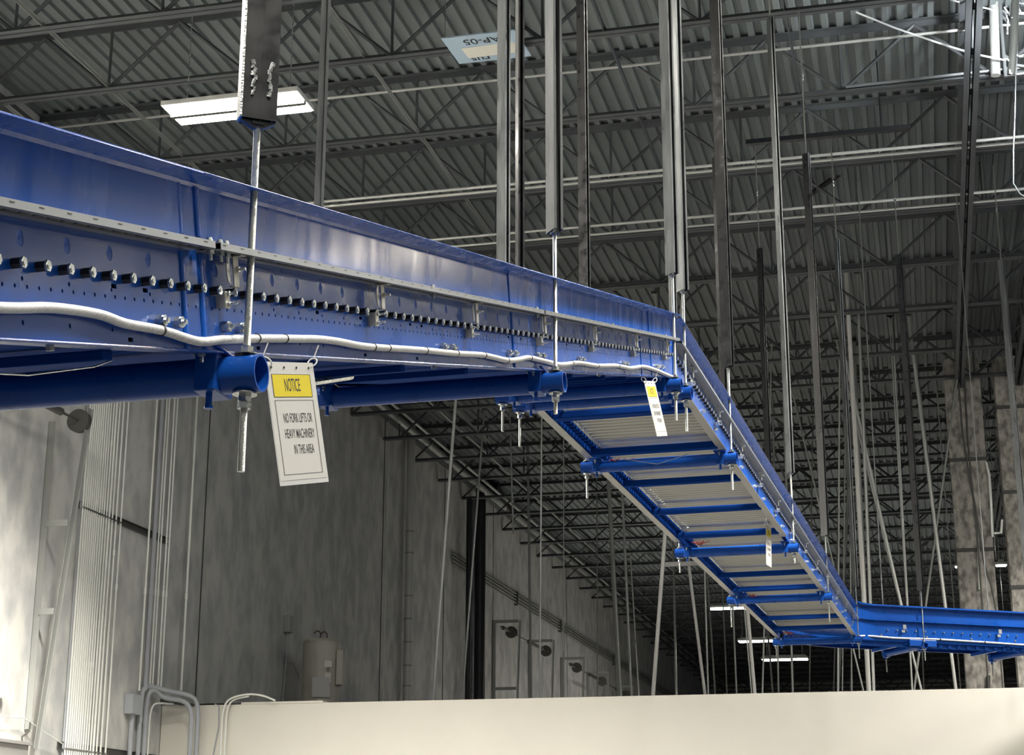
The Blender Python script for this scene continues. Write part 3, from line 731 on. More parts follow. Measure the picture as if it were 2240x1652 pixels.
# hangers of the turning conveyor
for (px, u, tp, sb, rb, lab) in ((2022, .045, (1930, 560), (2010, 1292), (2029, 1445), 'black hanger post over the middle of the far conveyor, with coupled upper rod'),
                             (2262, .045, (2213, 566), (2250, 1290), (2258, 1450), 'hanger post cutting the right edge of the picture over the far conveyor')):
    best = None
    for k_ in range(600):
        c = s3(k_*.01, PZ, u); v = c-CAM; xx = W/2+FPX*v.dot(cR)/v.dot(cF)
        if best is None or abs(xx-px) < best[0]: best = (abs(xx-px), k_*.01)
    c = s3(best[1], PZ, 0); support(c, o3, d3, .085, -1.02, 'blue support pipe under the far conveyor, carried by its ' + ('black hanger post' if px < 2100 else 'right edge hanger post'), r=.04)
    P = c+o3*u; hanger(P, lab, min(zon(P, *tp), ZJR), zon(P, *sb), zon(P, *rb), -35, DARK if px < 2100 else STRUT)
    P = c-o3*.98; hanger(P, 'thin far-side rod hanger behind the ' + ('black post of' if px < 2100 else 'right edge post of') + ' the far conveyor', ZJR, None, P.z-.25, 0, STRUT, zrodtop=ZJR)

# ------------------------------------------------------------------ notices
def rr(c, ux, uy, w_, h_, th=.0): return [c-ux*w_/2-uy*h_/2, c+ux*w_/2-uy*h_/2, c+ux*w_/2+uy*h_/2, c-ux*w_/2+uy*h_/2]
def notice(TL, ux, uy, w_, h_, label, fine=True):
    """TL top left corner, ux to the right, uy up"""
    nn = ux.cross(uy).normalized(); c = TL+ux*w_/2-uy*h_/2
    t = thing('notice_sign', c, label, 'sign', None)
    def slab(cx, cy, ww, hh, d0, d1_, nm, M_):
        a = rr(c+ux*cx+uy*cy, ux, uy, ww, hh); return MB().add([p+nn*d0 for p in a]+[p+nn*d1_ for p in a], [(0, 1, 2, 3), (7, 6, 5, 4), (0, 4, 5, 1), (1, 5, 6, 2), (2, 6, 7, 3), (3, 7, 4, 0)]).build(nm, M_, t)
    slab(0, 0, w_, h_, -.0006, .0, 'laminate', LAMIN)
    slab(-.0008, .005, w_*.965, h_*.955, .0, .0006, 'sheet', PAPER)
    slab(0, h_*.305, w_*.78, h_*.185, .0008, .0012, 'yellow_banner', YELL)
    def frame(cx, cy, ww, hh, th):
        b = MB()
        for (x_, y_, a_, b_) in ((0, hh/2, ww, th), (0, -hh/2, ww, th), (ww/2, 0, th, hh), (-ww/2, 0, th, hh)):
            q = rr(c+ux*(cx+x_)+uy*(cy+y_)+nn*.0013, ux, uy, a_+th, b_+0); b.add(q, [(0, 1, 2, 3)])
        b.build('printed_border', INK, t)
    frame(0, h_*.305, w_*.78, h_*.185, .0012)
    frame(0, -h_*.115, w_*.78, h_*.60, .0010)
    text('NOTICE', 'lettering', c+uy*h_*.305, ux, uy, h_*.15, .46*(w_/.229)*(.292/h_), INK, t, depth=.0015)
    for k_, sx in enumerate(('NO FORK LIFTS OR', 'HEAVY MACHINERY', 'IN THIS AREA')):
        text(sx, 'lettering', c+uy*h_*(.037-.128*k_)+ux*(.006 if k_ < 2 else .016), ux, uy, h_*.108, .49*(w_/.229)*(.292/h_), INK, t, depth=.0010)
    for k_ in range(4):
        a = c+ux*w_*(-.38+.255*k_)+uy*h_*.455+nn*.001; MB().tube([a, a+nn*.002], .0028, 6).build('punched_hole', INK, t)
    return t, c
def tie(t, top, hole, up, nm='zip_tie'):
    a = top; pts = []
    mid = (top+hole)/2; r_ = (top-hole).length/2
    ax1 = (top-hole).normalized(); ax2 = up
    for k_ in range(15):
        an = 2*math.pi*k_/14; pts.append(mid + ax1*r_*math.cos(an) + ax2*.012*math.sin(an))
    MB().tube(pts, .0019, 6).build(nm, TIE, t, smooth=True)
    MB().tube([top, top+ZA*.012+ax2*.004, top+ZA*.034+ax2*.012], .0018, 6).build('tie_tail', TIE, t, smooth=True)
# nearest notice: hung from the bottom flange, twisted and tilted
zc = 4.02
def atz_(px, py, z): q = ray(px, py); return CAM + q*(z/q.dot(cF))
def quadsign(pTL, pTR, pBL, zL, zR, zB, label):
    A_ = atz_(*pTL, zL); B_ = atz_(*pTR, zR); D_ = atz_(*pBL, zB)
    ux = (B_-A_); w_ = ux.length; ux.normalize(); uy = (A_-D_); h_ = uy.length; uy.normalize()
    return notice(A_, ux, uy, w_, h_, label), A_, B_, ux, uy, w_
P1 = zc
(t, c), A_, B_, ux, uy, w_ = quadsign((577, 791), (684, 794), (613, 1064), 4.06, 4.26, 4.02, 'large near white notice with yellow NOTICE band hung by white ties under the left conveyor')
tie(t, A_+ZA*.012-ux*.005, A_+ux*.022-uy*.010, o1); tie(t, B_+ZA*.012+ux*.004, B_-ux*.012-uy*.010, o1)
def line_z(px, py): 
    return 0
s_ = s_for(1436, 1, 0); zz = (P0+d1*s_-CAM).dot(cF)
(t, c), A_, B_, ux, uy, w_ = quadsign((1408, 833), (1432, 834), (1437, 955), zz-.35, zz-.15, zz-.34, 'narrow-looking notice turned edge on, hung by the conveyor nose over the grey rollers')
tie(t, A_+ZA*.02-ux*.02, A_+ux*.02-uy*.010, o1); tie(t, B_+ZA*.02+ux*.02, B_-ux*.02-uy*.010, o1)
s_ = s_for(1700, 2, 0); zz = (Pn+d2*s_-CAM).dot(cF)
(t, c), A_, B_, ux, uy, w_ = quadsign((1675, 1146), (1687, 1154), (1676, 1235), zz-.1, zz+.08, zz-.14, 'smallest notice, farthest along, hung beside the second pipe of the level rollers')
tie(t, A_+ZA*.02, A_+ux*.02-uy*.010, o1)

ENV[0] = True
# ------------------------------------------------------------------ left wall: conduits, racks, track frames, heater
ncl = 'bright thin conduits clipped side by side on the left wall'
words = ['first', 'second', 'third', 'fourth', 'fifth', 'sixth', 'seventh', 'eighth', 'ninth', 'tenth', 'eleventh', 'twelfth', 'thirteenth', 'fourteenth', 'fifteenth', 'sixteenth']
xs = [182, 187, 191.5, 196, 200.5, 205, 209.5, 214, 219, 224, 229, 235, 241, 248, 256.5, 267]
for i, px in enumerate(xs):
    P = atX(px, 1100, WX+.07); r_ = .0115 if i != 12 else .015
    o = MB().tube([(P.x, P.y, .3), (P.x, P.y, ZD-.1)], r_, 8).build('wall_conduit', EMT, smooth=True)
    tag(o, words[i] + ' from the left of the sixteen bright thin conduits on the left wall', 'conduit', ncl)
    if i in (6, 9, 14, 15, 11):
        z = CAM.z + (4.1, 2.2, 3.6, 3.2, 4.9)[(6, 9, 14, 15, 11).index(i)]; MB().tube([(P.x, P.y, z), (P.x, P.y, z+.07)], r_*1.5, 8).build('coupling', EMT, o, smooth=True)
P = atX(177, 1100, WX+.03)
tag(MB().tube([(P.x, P.y, .3), (P.x, P.y, ZD-.1)], .012, 8).build('wall_conduit', PVC, smooth=True), 'dark grey conduit just left of the sixteen bright wall conduits', 'conduit')
# second cluster
for px, r_, M_, lab in ((330, .014, EMT, 'bright conduit left of the thick grey one near the wall rack end'), (342, .030, PVC, 'thick grey plastic conduit by the end of the wall rack'),
                        (351.5, .012, EMT, 'bright conduit directly right of the thick grey one'), (357.5, .012, EMT, 'second bright conduit right of the thick grey one'),
                        (369, .013, EMT, 'left conduit of the close pair right of the wall rack end'), (375.5, .013, EMT, 'right conduit of the close pair right of the wall rack end'),
                        (419, .016, EMT, 'single bright conduit standing alone on the wall between the racks and the dark wall')):
    P = atX(px, 1100, WX+.075); z0 = zon(P, px, 1512)
    o = tag(MB().tube([(P.x, P.y, z0), (P.x, P.y, ZD-.1)], r_, 8).build('wall_conduit', M_, smooth=True), lab, 'conduit')
    MB().tube([(P.x, P.y, z0+1.2), (P.x, P.y, z0+1.28)], r_*1.4, 8).build('coupling', M_, o, smooth=True)
def rack(y0, y1, z, lab):
    t = thing('conduit_rack', (WX+.03, (y0+y1)/2, z), lab, 'rack')
    MB().bb(WX+.002, WX+.042, y0, y1, z-.04, z-.036).bb(WX+.002, WX+.042, y0, y1, z+.036, z+.04).bb(WX+.002, WX+.006, y0, y1, z-.04, z+.04).build('strut_channel', SHAFT, t)
    for i, px in enumerate(xs):
        P = atX(px, 1100, WX+.07); MB().bb(WX+.04, WX+.085, P.y-.014, P.y+.014, z-.045, z-.025).build('clamp', GALV, t)
rack(17.72, 20.15, 5.66, 'upper channel rack crossing the wall conduits at left')
rack(17.65, 20.15, 2.88, 'lower channel rack crossing the wall conduits at the foot of the picture')
P = atX(290, 1545, WX+.06)
t = thing('junction_box', P, 'small grey junction box beside the arched grey conduits', 'electrical box')
MB().bb(WX+.005, WX+.12, P.y-.12, P.y+.12, P.z-.10, P.z+.14).build('box_body', PVC, t, bevel=.006); MB().tube([(WX+.06, P.y, P.z-.1), (WX+.06, P.y, 1.2)], .03, 10).build('outlet_conduit', PVC, t, smooth=True)

# arched conduits over the corner of the office box
def arch(pts, Y, r_, M_, lab, col=True):
    Yl = atX(pts[1][0], 1540, WX+.05).y if pts[0][0] < 330 else Y
    nL = 4 if pts[0][0] < 330 else 0
    P_ = [atY(x, y, Yl if k_ < 3 else (Y if k_ > 4 else Yl+(Y-Yl)*(k_-2)/3.)) for k_, (x, y) in enumerate(pts)]; P_[0].z = 1.0; P_[0].x = P_[1].x
    if pts[-1][1] > 1640: P_[-1].z = 1.0; P_[-1].x = P_[-2].x
    q = [];  # round the corners
    for i in range(len(P_)-1):
        a, b = P_[i], P_[i+1]; q.append(a)
    q.append(P_[-1]); res = [q[0]]
    for i in range(1, len(q)-1):
        a = q[i].lerp(q[i-1], min(.45, .16/max((q[i]-q[i-1]).length, .01))); b = q[i].lerp(q[i+1], min(.45, .16/max((q[i]-q[i+1]).length, .01)))
        for k_ in range(6):
            f = k_/5; res.append(a*(1-f)**2 + q[i]*2*f*(1-f) + b*f*f)
    res.append(q[-1]); o = MB().tube(res, r_, 10).build('arched_conduit', M_, smooth=True); tag(o, lab, 'conduit')
    if col:
        MB().tube([res[1]-ZA*.10, res[1]-ZA*.02], r_*1.18, 10).build('coupling', M_, o, smooth=True)
    return o
arch([(306, 1652), (308, 1535), (313, 1505), (328, 1500), (368, 1512), (424, 1522), (434, 1548), (430, 1652)], OY-.18, .030, PVC, 'outer thick grey arched conduit over the corner of the cream wall')
arch([(318, 1652), (320, 1540), (326, 1512), (340, 1508), (356, 1528), (404, 1532), (420, 1556), (414, 1652)], OY-.26, .030, PVC, 'inner thick grey arched conduit over the corner of the cream wall')
arch([(325, 1652), (328, 1560), (336, 1540), (352, 1538), (380, 1540)], OY-.12, .012, EMT, 'thin pale conduit bending inside the two thick grey arches', False)
arch([(483, 1652), (487, 1552), (500, 1528), (540, 1518), (575, 1521), (602, 1533)], OY-.10, .013, EMT, 'outer thin white arched conduit at the left end of the cream wall top', False)
arch([(492, 1652), (496, 1552), (508, 1530), (545, 1523)], OY-.06, .013, EMT, 'inner thin white arched conduit at the left end of the cream wall top', False)
wire([atY(470, 1540, OY-.03), atY(479, 1545, OY-.03), atY(478, 1590, OY-.03), atY(466, 1652, OY-.03)], .008, 'wall_cable', 'thin dark cable down the left end of the cream wall', 'cable', PVC)
tag(MB().add([atY(x, y, OY-.05) for x, y in ((345, 1528), (425, 1540), (425, 1547), (345, 1536))]+[atY(x, y, OY-.01) for x, y in ((345, 1528), (425, 1540), (425, 1547), (345, 1536))], [(0, 1, 2, 3), (7, 6, 5, 4), (0, 4, 5, 1), (1, 5, 6, 2), (2, 6, 7, 3), (3, 7, 4, 0)]).build('cable_tray_end', SHAFT), 'dark tray edge behind the arched grey conduits', 'cable tray')
P = atY(460, 1530, OY+.6)
wire([(P.x-1.0, OY+.9, OZ+.06), (P.x, OY+.6, OZ+.05), (P.x+.8, OY+.5, OZ+.02)], .03, 'roof_cable', 'dark cable run lying along the top of the cream wall at left', 'cable', RUBBER, 8)
a = atY(530, 1530, OY+.02); b = atY(708, 1527, OY+.02)
tag(MB().bb(a.x, b.x, OY-.01, OY+.17, OZ, OZ+.025).build('cap_strip', CREAM), 'short white cap strip lying on the cream wall top below the heater', 'strip')

# dock door track frames along the left wall
def dock(Yp, zt_, zb_, gap, foot, lab, sc=1.0, shaft=4.0, ws=.09, up=.0):
    t = thing('door_track_frame', (WX+.05, Yp, zb_), lab, 'door track')
    MB().bb(WX+.005, WX+.085, Yp-.05, Yp-.044, zb_, zt_).bb(WX+.005, WX+.011, Yp-.05, Yp+.05, zb_, zt_).build('wall_angle', TRACK, t)
    b0 = Vector((WX+foot, Yp+.02, zb_-.2)); b1 = Vector((WX+gap, Yp+.04, zt_+up))
    dd = (b1-b0).normalized(); nx = dd.cross(YA).normalized()
    MB().box((b0+b1)/2, ((b1-b0).length, ws, .006), (dd, YA, nx)).box((b0+b1)/2+YA*ws*.45, ((b1-b0).length, .006, .05), (dd, YA, nx)).build('sloping_track', TRACK, t)
    zz = [zt_-.035] if up == 0 else []
    for z in zz+[zt_-.9*sc*k_-.2 for k_ in range(1, int((zt_-zb_)/(.9*sc)))]:
        f = (z-b0.z)/(b1.z-b0.z); xx = b0.x+(b1.x-b0.x)*f
        MB().bb(WX+.06, xx, Yp-.058, Yp-.0515, z-.035, z+.035).build('brace', TRACK, t)
    c = Vector((WX+.10+gap*.55, Yp, zt_-(.0 if up else .28)))
    MB().tube([c, c-YA*shaft], .016, 8).tube([c-YA*.42, c-YA*min(1.9, shaft*.8)], .045, 14).build('torsion_shaft', SHAFT, t, smooth=True)
    rd = .135
    MB().tube([c-YA*.03, c+YA*.03, c+YA*.05], rd, 28).tube([c+YA*.05, c+YA*.07], .05, 16).build('cable_drum', SHAFT, t, smooth=True)
    return t
dock(16.95, 6.46, 3.0, .46, .12, 'grey dock door track frame with drum and spring shaft on the bright left wall', 1.1, up=.15)
dock(41.0, 6.95, 3.4, .62, .50, 'dock door track frame right of the black risers, second from them', 1.5, 3.4, ws=.10)
dock(37.4, 6.95, 3.4, .62, .50, 'dock door track frame touching the black risers', 1.5, 1.0, ws=.10)
dock(48.4, 6.95, 3.4, .62, .50, 'second pair of dock door track frames, the farther one', 1.5, 3.4, ws=.10)
dock(44.8, 6.95, 3.4, .62, .50, 'second pair of dock door track frames, the nearer one', 1.5, 1.0, ws=.10)
dock(52.5, 6.95, 3.4, .62, .50, 'farthest dock door track frame, just above the cream wall top', 1.5, 3.4, ws=.10)
# small header and lead at the foot of the nearest track
a = atX(0, 1622, WX+.16); b = atX(64, 1632, WX+.16)
tag(MB().bb(WX+.02, WX+.20, a.y-.4, b.y, b.z-.0, b.z+.035).bb(WX+.05, WX+.17, a.y-.4, b.y-.03, b.z-.14, b.z).build('door_header', FLAN, bevel=.004), 'pale door header edge at the bottom left corner', 'door header')
wire([atX(-20, 1566, WX+.09), atX(50, 1571, WX+.09), atX(66, 1580, WX+.09), atX(100, 1604, WX+.12), atX(136, 1627, WX+.09)], .007, 'wall_cable', 'thin pale cable sagging from the left edge to the lower rack', 'cable', EMT)
wire([atX(66, 1580, WX+.1), atX(64, 1600, WX+.1), atX(48, 1612, WX+.1), atX(50, 1650, WX+.1)], .010, 'wall_cable', 'short dark cable at the foot of the nearest track frame', 'cable', SHAFT)
MBe = MB().tube([atX(0, 1508, WX+.03), atX(0, 1508, WX+.06)], .09, 14)
tag(MBe.build('wall_plug', TANK), 'small round beige knob cut by the left edge', 'knob')

# water heater standing on the office roof
Hc = atY(701, 1525, 24.3); Hz = OZ-.02
t = thing('water_heater', (Hc.x, Hc.y, Hz), 'beige tank water heater standing above the cream wall top', 'water heater')
r_ = .285; zt = zon(Vector((Hc.x, Hc.y, 0)), 701, 1402)
b = MB(); b.tube([(Hc.x, Hc.y, Hz), (Hc.x, Hc.y, zt-.03)], r_, 36); b.tube([(Hc.x, Hc.y, zt-.03), (Hc.x, Hc.y, zt), (Hc.x, Hc.y, zt+.012)], r_+.006, 36, r2=r_-.03)
b.build('tank', TANK, t, smooth=True)
MB().tube([(Hc.x, Hc.y, zt-.035), (Hc.x, Hc.y, zt-.028)], r_+.009, 36).build('top_rim', TANK, t, smooth=True)
vd = Vector((-Hc.x, -Hc.y, 0)).normalized(); sd = Vector((-vd.y, vd.x, 0))
MB().box(Vector((Hc.x, Hc.y, zt-.42)) + vd*.14 + sd*.27, (.16, .10, .52), (vd, sd, ZA)).build('control_box', TANK, t, bevel=.012)
c = Vector((Hc.x, Hc.y, zt-.72)) + vd*.315 - sd*.01
uy = (ZA*.98 - sd*.10).normalized(); ux = uy.cross(vd).normalized()*-1
MB().add([c-ux*.13-uy*.17, c+ux*.13-uy*.14, c+ux*.11+uy*.15, c-ux*.15+uy*.13, c-ux*.13-uy*.17-vd*.004, c+ux*.13-uy*.14-vd*.004, c+ux*.11+uy*.15-vd*.004, c-ux*.15+uy*.13-vd*.004], [(0, 1, 2, 3), (7, 6, 5, 4), (0, 4, 5, 1), (1, 5, 6, 2), (2, 6, 7, 3), (3, 7, 4, 0)]).build('paper_sheet', PAPER, t)
c = Vector((Hc.x, Hc.y, zt-.38)) + vd*.28 + sd*.10
MB().box(c, (.01, .11, .10), (vd, sd, ZA)).build('rating_label', LABELC, t); MB().box(c-ZA*.2+vd*.003, (.01, .09, .14), (vd, sd, ZA)).build('rating_label', LABELC, t)
MB().box(c-ZA*.08+vd*.006, (.012, .03, .05), (vd, sd, ZA)).build('thermostat_opening', SHAFT, t)
for q, hh in ((-.03, .17), (.07, .15)):
    c = Vector((Hc.x, Hc.y, zt)) + sd*q
    pts = [c, c+ZA*hh*.6]+[c+ZA*(hh*.6)+Vector((0, 0, 0))-sd*(.045-.045*math.cos(an))+ZA*.045*math.sin(an) for an in [math.pi*k_/8 for k_ in range(1, 9)]]
    MB().tube(pts, .011, 8).build('copper_pipe', COPPER, t, smooth=True)
MB().tube([Vector((Hc.x, Hc.y, zt+.01))-sd*.14, Vector((Hc.x, Hc.y, zt+.02))+sd*.05], .014, 8).build('copper_pipe', COPPER, t, smooth=True)
# switch box on the wall
P = atX(630, 1366, WX+.05); t = thing('wall_box', P, 'small grey wall box with leads left of the water heater', 'electrical box')
MB().bb(WX+.005, WX+.11, P.y-.09, P.y+.09, P.z-.13, P.z+.13).build('box_body', TRACK, t, bevel=.008)
MB().tube([P-ZA*.12, P-ZA*.55-YA*.02, P-ZA*1.5-YA*.12], .011, 6).tube([P-ZA*.12+YA*.05, P-ZA*.4+YA*.1, P-ZA*.55-YA*.0], .008, 6).build('lead', PVC, t, smooth=True)
MB().tube([P-ZA*.58, P-ZA*.56+YA*.25, P-ZA*.80+YA*.62], .006, 6).build('lead', PVC, t, smooth=True)

# downpipe and black risers on the dark part of the left wall
P = atX(896, 1200, WX+.13); t = thing('downpipe', (P.x, P.y, OZ), 'fat banded galvanised pipe standing on the dark left wall', 'pipe')
MB().tube([(P.x, P.y, 2.6), (P.x, P.y, ZD-.1)], .078, 20).build('pipe', POLE, t, smooth=True)
for py in (1165, 1212, 1306, 1356, 1407, 1458, 1503):
    z = zon(P, 896, py); MB().tube([(P.x, P.y, z), (P.x, P.y, z+.03)], .084, 20).build('band', TRACK, t, smooth=True)
for px, r_, M_, lab in ((1025, .06, PIPEB, 'left of the two tall black riser pipes beside the first dock frame'), (1049, .13, PIPEB, 'right, fatter one of the two tall black riser pipes beside the first dock frame'), (1034, .04, STRUT, 'grey pipe between the two tall black riser pipes')):
    P = atX(px, 1300, WX+.22); zt = zon(P, px, 1092)
    t = thing('riser_pipe', (P.x, P.y, 3.0), lab, 'pipe')
    MB().tube([(P.x, P.y, 2.6), (P.x, P.y, zt)], r_, 14).build('pipe', M_, t, smooth=True)
    if px == 1049: MB().tube([(P.x, P.y, zt), (P.x, P.y, zt+.25), (P.x+.1, P.y+1.0, zt+.45), (P.x+.1, P.y+2.4, zt+.15)], .10, 12).tube([(P.x-.1, P.y+.7, zt+.4), (P.x+.25, P.y+.7, zt+.4)], .12, 12).build('valve_elbow', PIPEB, t, smooth=True)
for px, py, r_, lab in ((845, 1200, .014, 'thin conduit left of the fat banded pipe'), (876, 1480, .010, 'faint thin conduit against the fat banded pipe')):
    P = atX(px, py, WX+.05); tag(MB().tube([(P.x, P.y, 2.6), (P.x, P.y, ZD-.1)], r_, 6).build('wall_conduit', PVC if px > 850 else EMT, smooth=True), lab, 'conduit')
# pipes running away along the top of the left wall
def ypipe(px, py, X, r_, y0, y1, lab, M_=TRACK):
    P = atX(px, py, X); tag(MB().tube([(X, y0, P.z), (X, y1, P.z)], r_, 10).build('wall_pipe', M_, smooth=True), lab, 'pipe')
ypipe(1250, 1229, WX+.30, .075, 20, 78, 'large pipe running away under the ceiling along the left wall')
ypipe(1250, 1213, WX+.55, .03, 20, 78, 'slim pipe just above the large pipe under the ceiling along the left wall', JPIPE)
ypipe(1250, 1160, WX+1.0, .025, 24, 78, 'slim pipe in front of the joists, out from the left wall', TRACK)
for i in range(4):
    P = atX(1062, 1256, WX+.05); z = P.z-.075*i
    tag(MB().tube([(WX+.05, 33.8, z), (WX+.05, 76, z)], .018, 6).build('wall_conduit', TRACK, smooth=True), ('topmost', 'second', 'third', 'lowest')[i] + ' of the four level conduits running away along the left wall', 'conduit')
for i, y in enumerate((39.5, 44.5, 52.5, 60.5)):
    z = atX(1062, 1256, WX+.05).z
    MB().bb(WX, WX+.09, y, y+.04, z-.28, z+.05).build('conduit_clamp', SHAFT); tag(COL.objects[-1], 'dark clamp on the four level wall conduits, ' + words[i] + ' along the wall', 'clamp')

# concrete columns
def column(X0, X1, Y0, Y1, lab, joints=()):
    t = thing('concrete_column', ((X0+X1)/2, (Y0+Y1)/2, 0), lab, 'column')
    MB().bb(X0, X1, Y0, Y1, 0, ZD-.32).build('shaft', CONCC, t, bevel=.012)
    for z in joints:
        MB().bb(X0-.012, X1+.012, Y0-.012, Y1+.012, z-.03, z+.03).build('form_joint', JOINT, t)
    return t
q1 = [zon(Vector((.85, 27.55, 0)), 2105, y) for y in (1006, 1204)]
column(.57, 1.14, 27.55, 28.1, 'left mottled concrete column at the right side', q1)
q2 = [zon(Vector((1.7, 27.55, 0)), 2220, y) for y in (888, 1075, 1284)]
column(1.36, 2.5, 27.6, 28.1, 'right concrete column, cut by the picture edge', q2)
for (pts, lab) in (([(2097, 840), (2106, 950), (2120, 1040), (2134, 1110), (2152, 1230), (2170, 1290), (2182, 1352)], 'dark slack cable hanging in front of the left concrete column, right one'),
                   ([(2110, 838), (2117, 960), (2128, 1080), (2140, 1200), (2146, 1290), (2151, 1352)], 'dark slack cable hanging in front of the left concrete column, left one')):
    P_ = [atY(x, y, 27.3) for x, y in pts]; wire([P_[0]+ZA*.3]+P_+[P_[-1]-ZA*3], .014, 'hanging_cable', lab, 'cable', SHAFT)
P_ = [atY(x, y, 27.52) for x, y in ((2140, 1200), (2143, 1290))]; wire(P_, .022, 'pipe_stub', 'pale stub of conduit on the left concrete column', 'conduit', EMT)
P_ = [atY(x, y, 27.52) for x, y in ((2157, 1012), (2164, 1040), (2168, 1100), (2171, 1175))]; wire(P_, .024, 'pipe_stub', 'bright bent conduit down the right side of the left concrete column', 'conduit', EMT)
P_ = [atY(x, y, 27.56) for x, y in ((2192, 1137), (2190, 1166), (2173, 1167))]; wire(P_, .022, 'pipe_stub', 'short bright bent conduit between the two concrete columns', 'conduit', EMT)
P_ = [atY(x, y, 27.52) for x, y in ((2162, 1478), (2162, 1510))]; wire(P_, .03, 'pipe_stub', 'short dark stub with a white tip on the left concrete column above the cream wall', 'conduit', SHAFT)

# ------------------------------------------------------------------ hanging rods in the background
RODS = [ # x1, y1, x2, y2, width px, distance, material, label
 (997, 875, 948, 1520, 8, 24, GALVR, 'bright leaning hanger rod right of the fat banded pipe'),
 (1046, 1075, 1012, 1520, 5, 30, GALVR, 'thin bright rod leaning in front of the black risers'),
 (1185, 900, 1181, 1480, 4, 26, GALVR, 'thin upright rod between the first and second dock frames'),
 (1233, 900, 1233, 1490, 3, 26, TRACK, 'very thin rod left of the second pair of dock frames'),
 (1118, 1000, 1123, 1168, 4, 30, GALVR, 'short rod with a turnbuckle that ends in mid air'),
 (1157, 1165, 1161, 1470, 6, 33, TRACK, 'dim grey rod rising over the first dock frames'),
 (1332, 1060, 1356, 1485, 8, 31, GALVR, 'grey pipe rod leaning right, thicker of the two in mid picture'),
 (1361, 1070, 1380, 1490, 6, 31, GALVR, 'grey rod leaning right beside the thicker pipe rod'),
 (1306, 1180, 1307, 1500, 3, 36, TRACK, 'faint rod left of the leaning pipe rods'),
 (1337, 1230, 1350, 1500, 3, 34, TRACK, 'faint rod tucked beside the thick leaning pipe rod'),
 (1383, 1280, 1397, 1508, 3, 42, GALVR, 'faint rod with a bright coupling right of the leaning pipe rods'),
 (1455, 1165, 1429, 1512, 9, 23, POLE, 'brightest white leaning pole below the second support pipe'),
 (1504, 1215, 1541, 1510, 7, 24, POLE, 'white pole leaning right below the level rollers'),
 (1541, 1235, 1549, 1510, 4, 27, GALVR, 'thin rod right of the white pole leaning right'),
 (1474, 1255, 1479, 1506, 5, 40, TRACK, 'dim rod between the two white poles'),
 (1552, 1330, 1564, 1508, 4, 33, TRACK, 'dim rod just left of the topmost far lamp'),
 (1583, 1345, 1590, 1508, 3, 33, TRACK, 'dim rod below the topmost far lamp'),
 (1604, 1345, 1611, 1508, 4, 30, GALVR, 'thin rod between the topmost and middle far lamps'),
 (1635, 1335, 1650, 1508, 8, 24, POLE, 'pale pole crossing the middle far lamp'),
 (1629, 1340, 1643, 1508, 3, 26, GALVR, 'thin rod on the left side of the pole crossing the middle far lamp'),
 (1671, 1395, 1668, 1507, 4, 27, GALVR, 'thin rod at the left end of the lowest far lamp'),
 (1681, 1400, 1690, 1507, 4, 34, TRACK, 'dim rod through the left part of the lowest far lamp'),
 (1701, 1410, 1703, 1507, 4, 30, GALVR, 'thin rod through the middle of the lowest far lamp'),
 (1731, 1410, 1734, 1507, 5, 28, GALVR, 'bright thin rod through the right part of the lowest far lamp'),
 (1772, 1420, 1771, 1506, 3, 32, TRACK, 'dim rod right of the lowest far lamp'),
 (1826, 1425, 1824, 1505, 3, 34, TRACK, 'dim rod below the bend of the conveyors'),
 (1838, 1425, 1834, 1505, 6, 30, TRACK, 'grey rod below the bend of the conveyors'),
 (1863, 1425, 1861, 1505, 3, 33, TRACK, 'thin rod below the bend, left of the leaning brace'),
 (1868, 1425, 1887, 1505, 4, 28, GALVR, 'leaning brace rod below the bend of the conveyors'),
 (1896, 1430, 1900, 1504, 10, 23.6, POLE, 'pale pole below the far conveyor, left one of a touching pair'),
 (1908, 1430, 1911, 1504, 6, 23.8, GALVR, 'pale pole below the far conveyor, right one of a touching pair'),
 (1991, 1430, 1995, 1504, 4, 26, GALVR, 'thin rod below the middle of the far conveyor'),
 (1996, 1430, 2014, 1504, 5, 27, GALVR, 'leaning rod below the middle of the far conveyor'),
 (2018, 1435, 2021, 1504, 3, 30, TRACK, 'faint rod below the hanger of the far conveyor'),
 (2082, 1440, 2090, 1503, 7, 26, GALVR, 'thick grey rod left of the left concrete column foot'),
 (2096, 1440, 2101, 1503, 3, 28, TRACK, 'faint rod left of the left concrete column foot'),
 (1836, 900, 1834, 1275, 4, 26, GALVR, 'thin upright rod above the bend of the conveyors'),
 (1849, 940, 1845, 1290, 3, 27, TRACK, 'faint rod above the bend of the conveyors'),
 (1858, 1060, 1861, 1310, 3, 28, GALVR, 'faint glinting rod above the bend of the conveyors'),
 (1865, 700, 1892, 1312, 9, 27.2, TRACK, 'broad grey post rising from the bend of the conveyors'),
 (1882, 700, 1905, 1316, 6, 28.3, TRACK, 'grey post right of the broad grey post at the bend'),
 (1902, 1020, 1972, 1326, 6, 25, GALVR, 'glinting brace rod leaning over the far conveyor'),
 (1958, 900, 1984, 1326, 3, 26, GALVR, 'thin rod with a bead left of the black far hanger post'),
 (2070, 1000, 2024, 1332, 5, 27, TRACK, 'brace rod leaning left toward the black far hanger post'),
 (2050, 1160, 2072, 1337, 4, 28, TRACK, 'faint rod left of the left concrete column'),
 (1827, 478, 1836, 592, 3, 23, GALVR, 'short bright rod high beside the silvery post at the bend'),
]
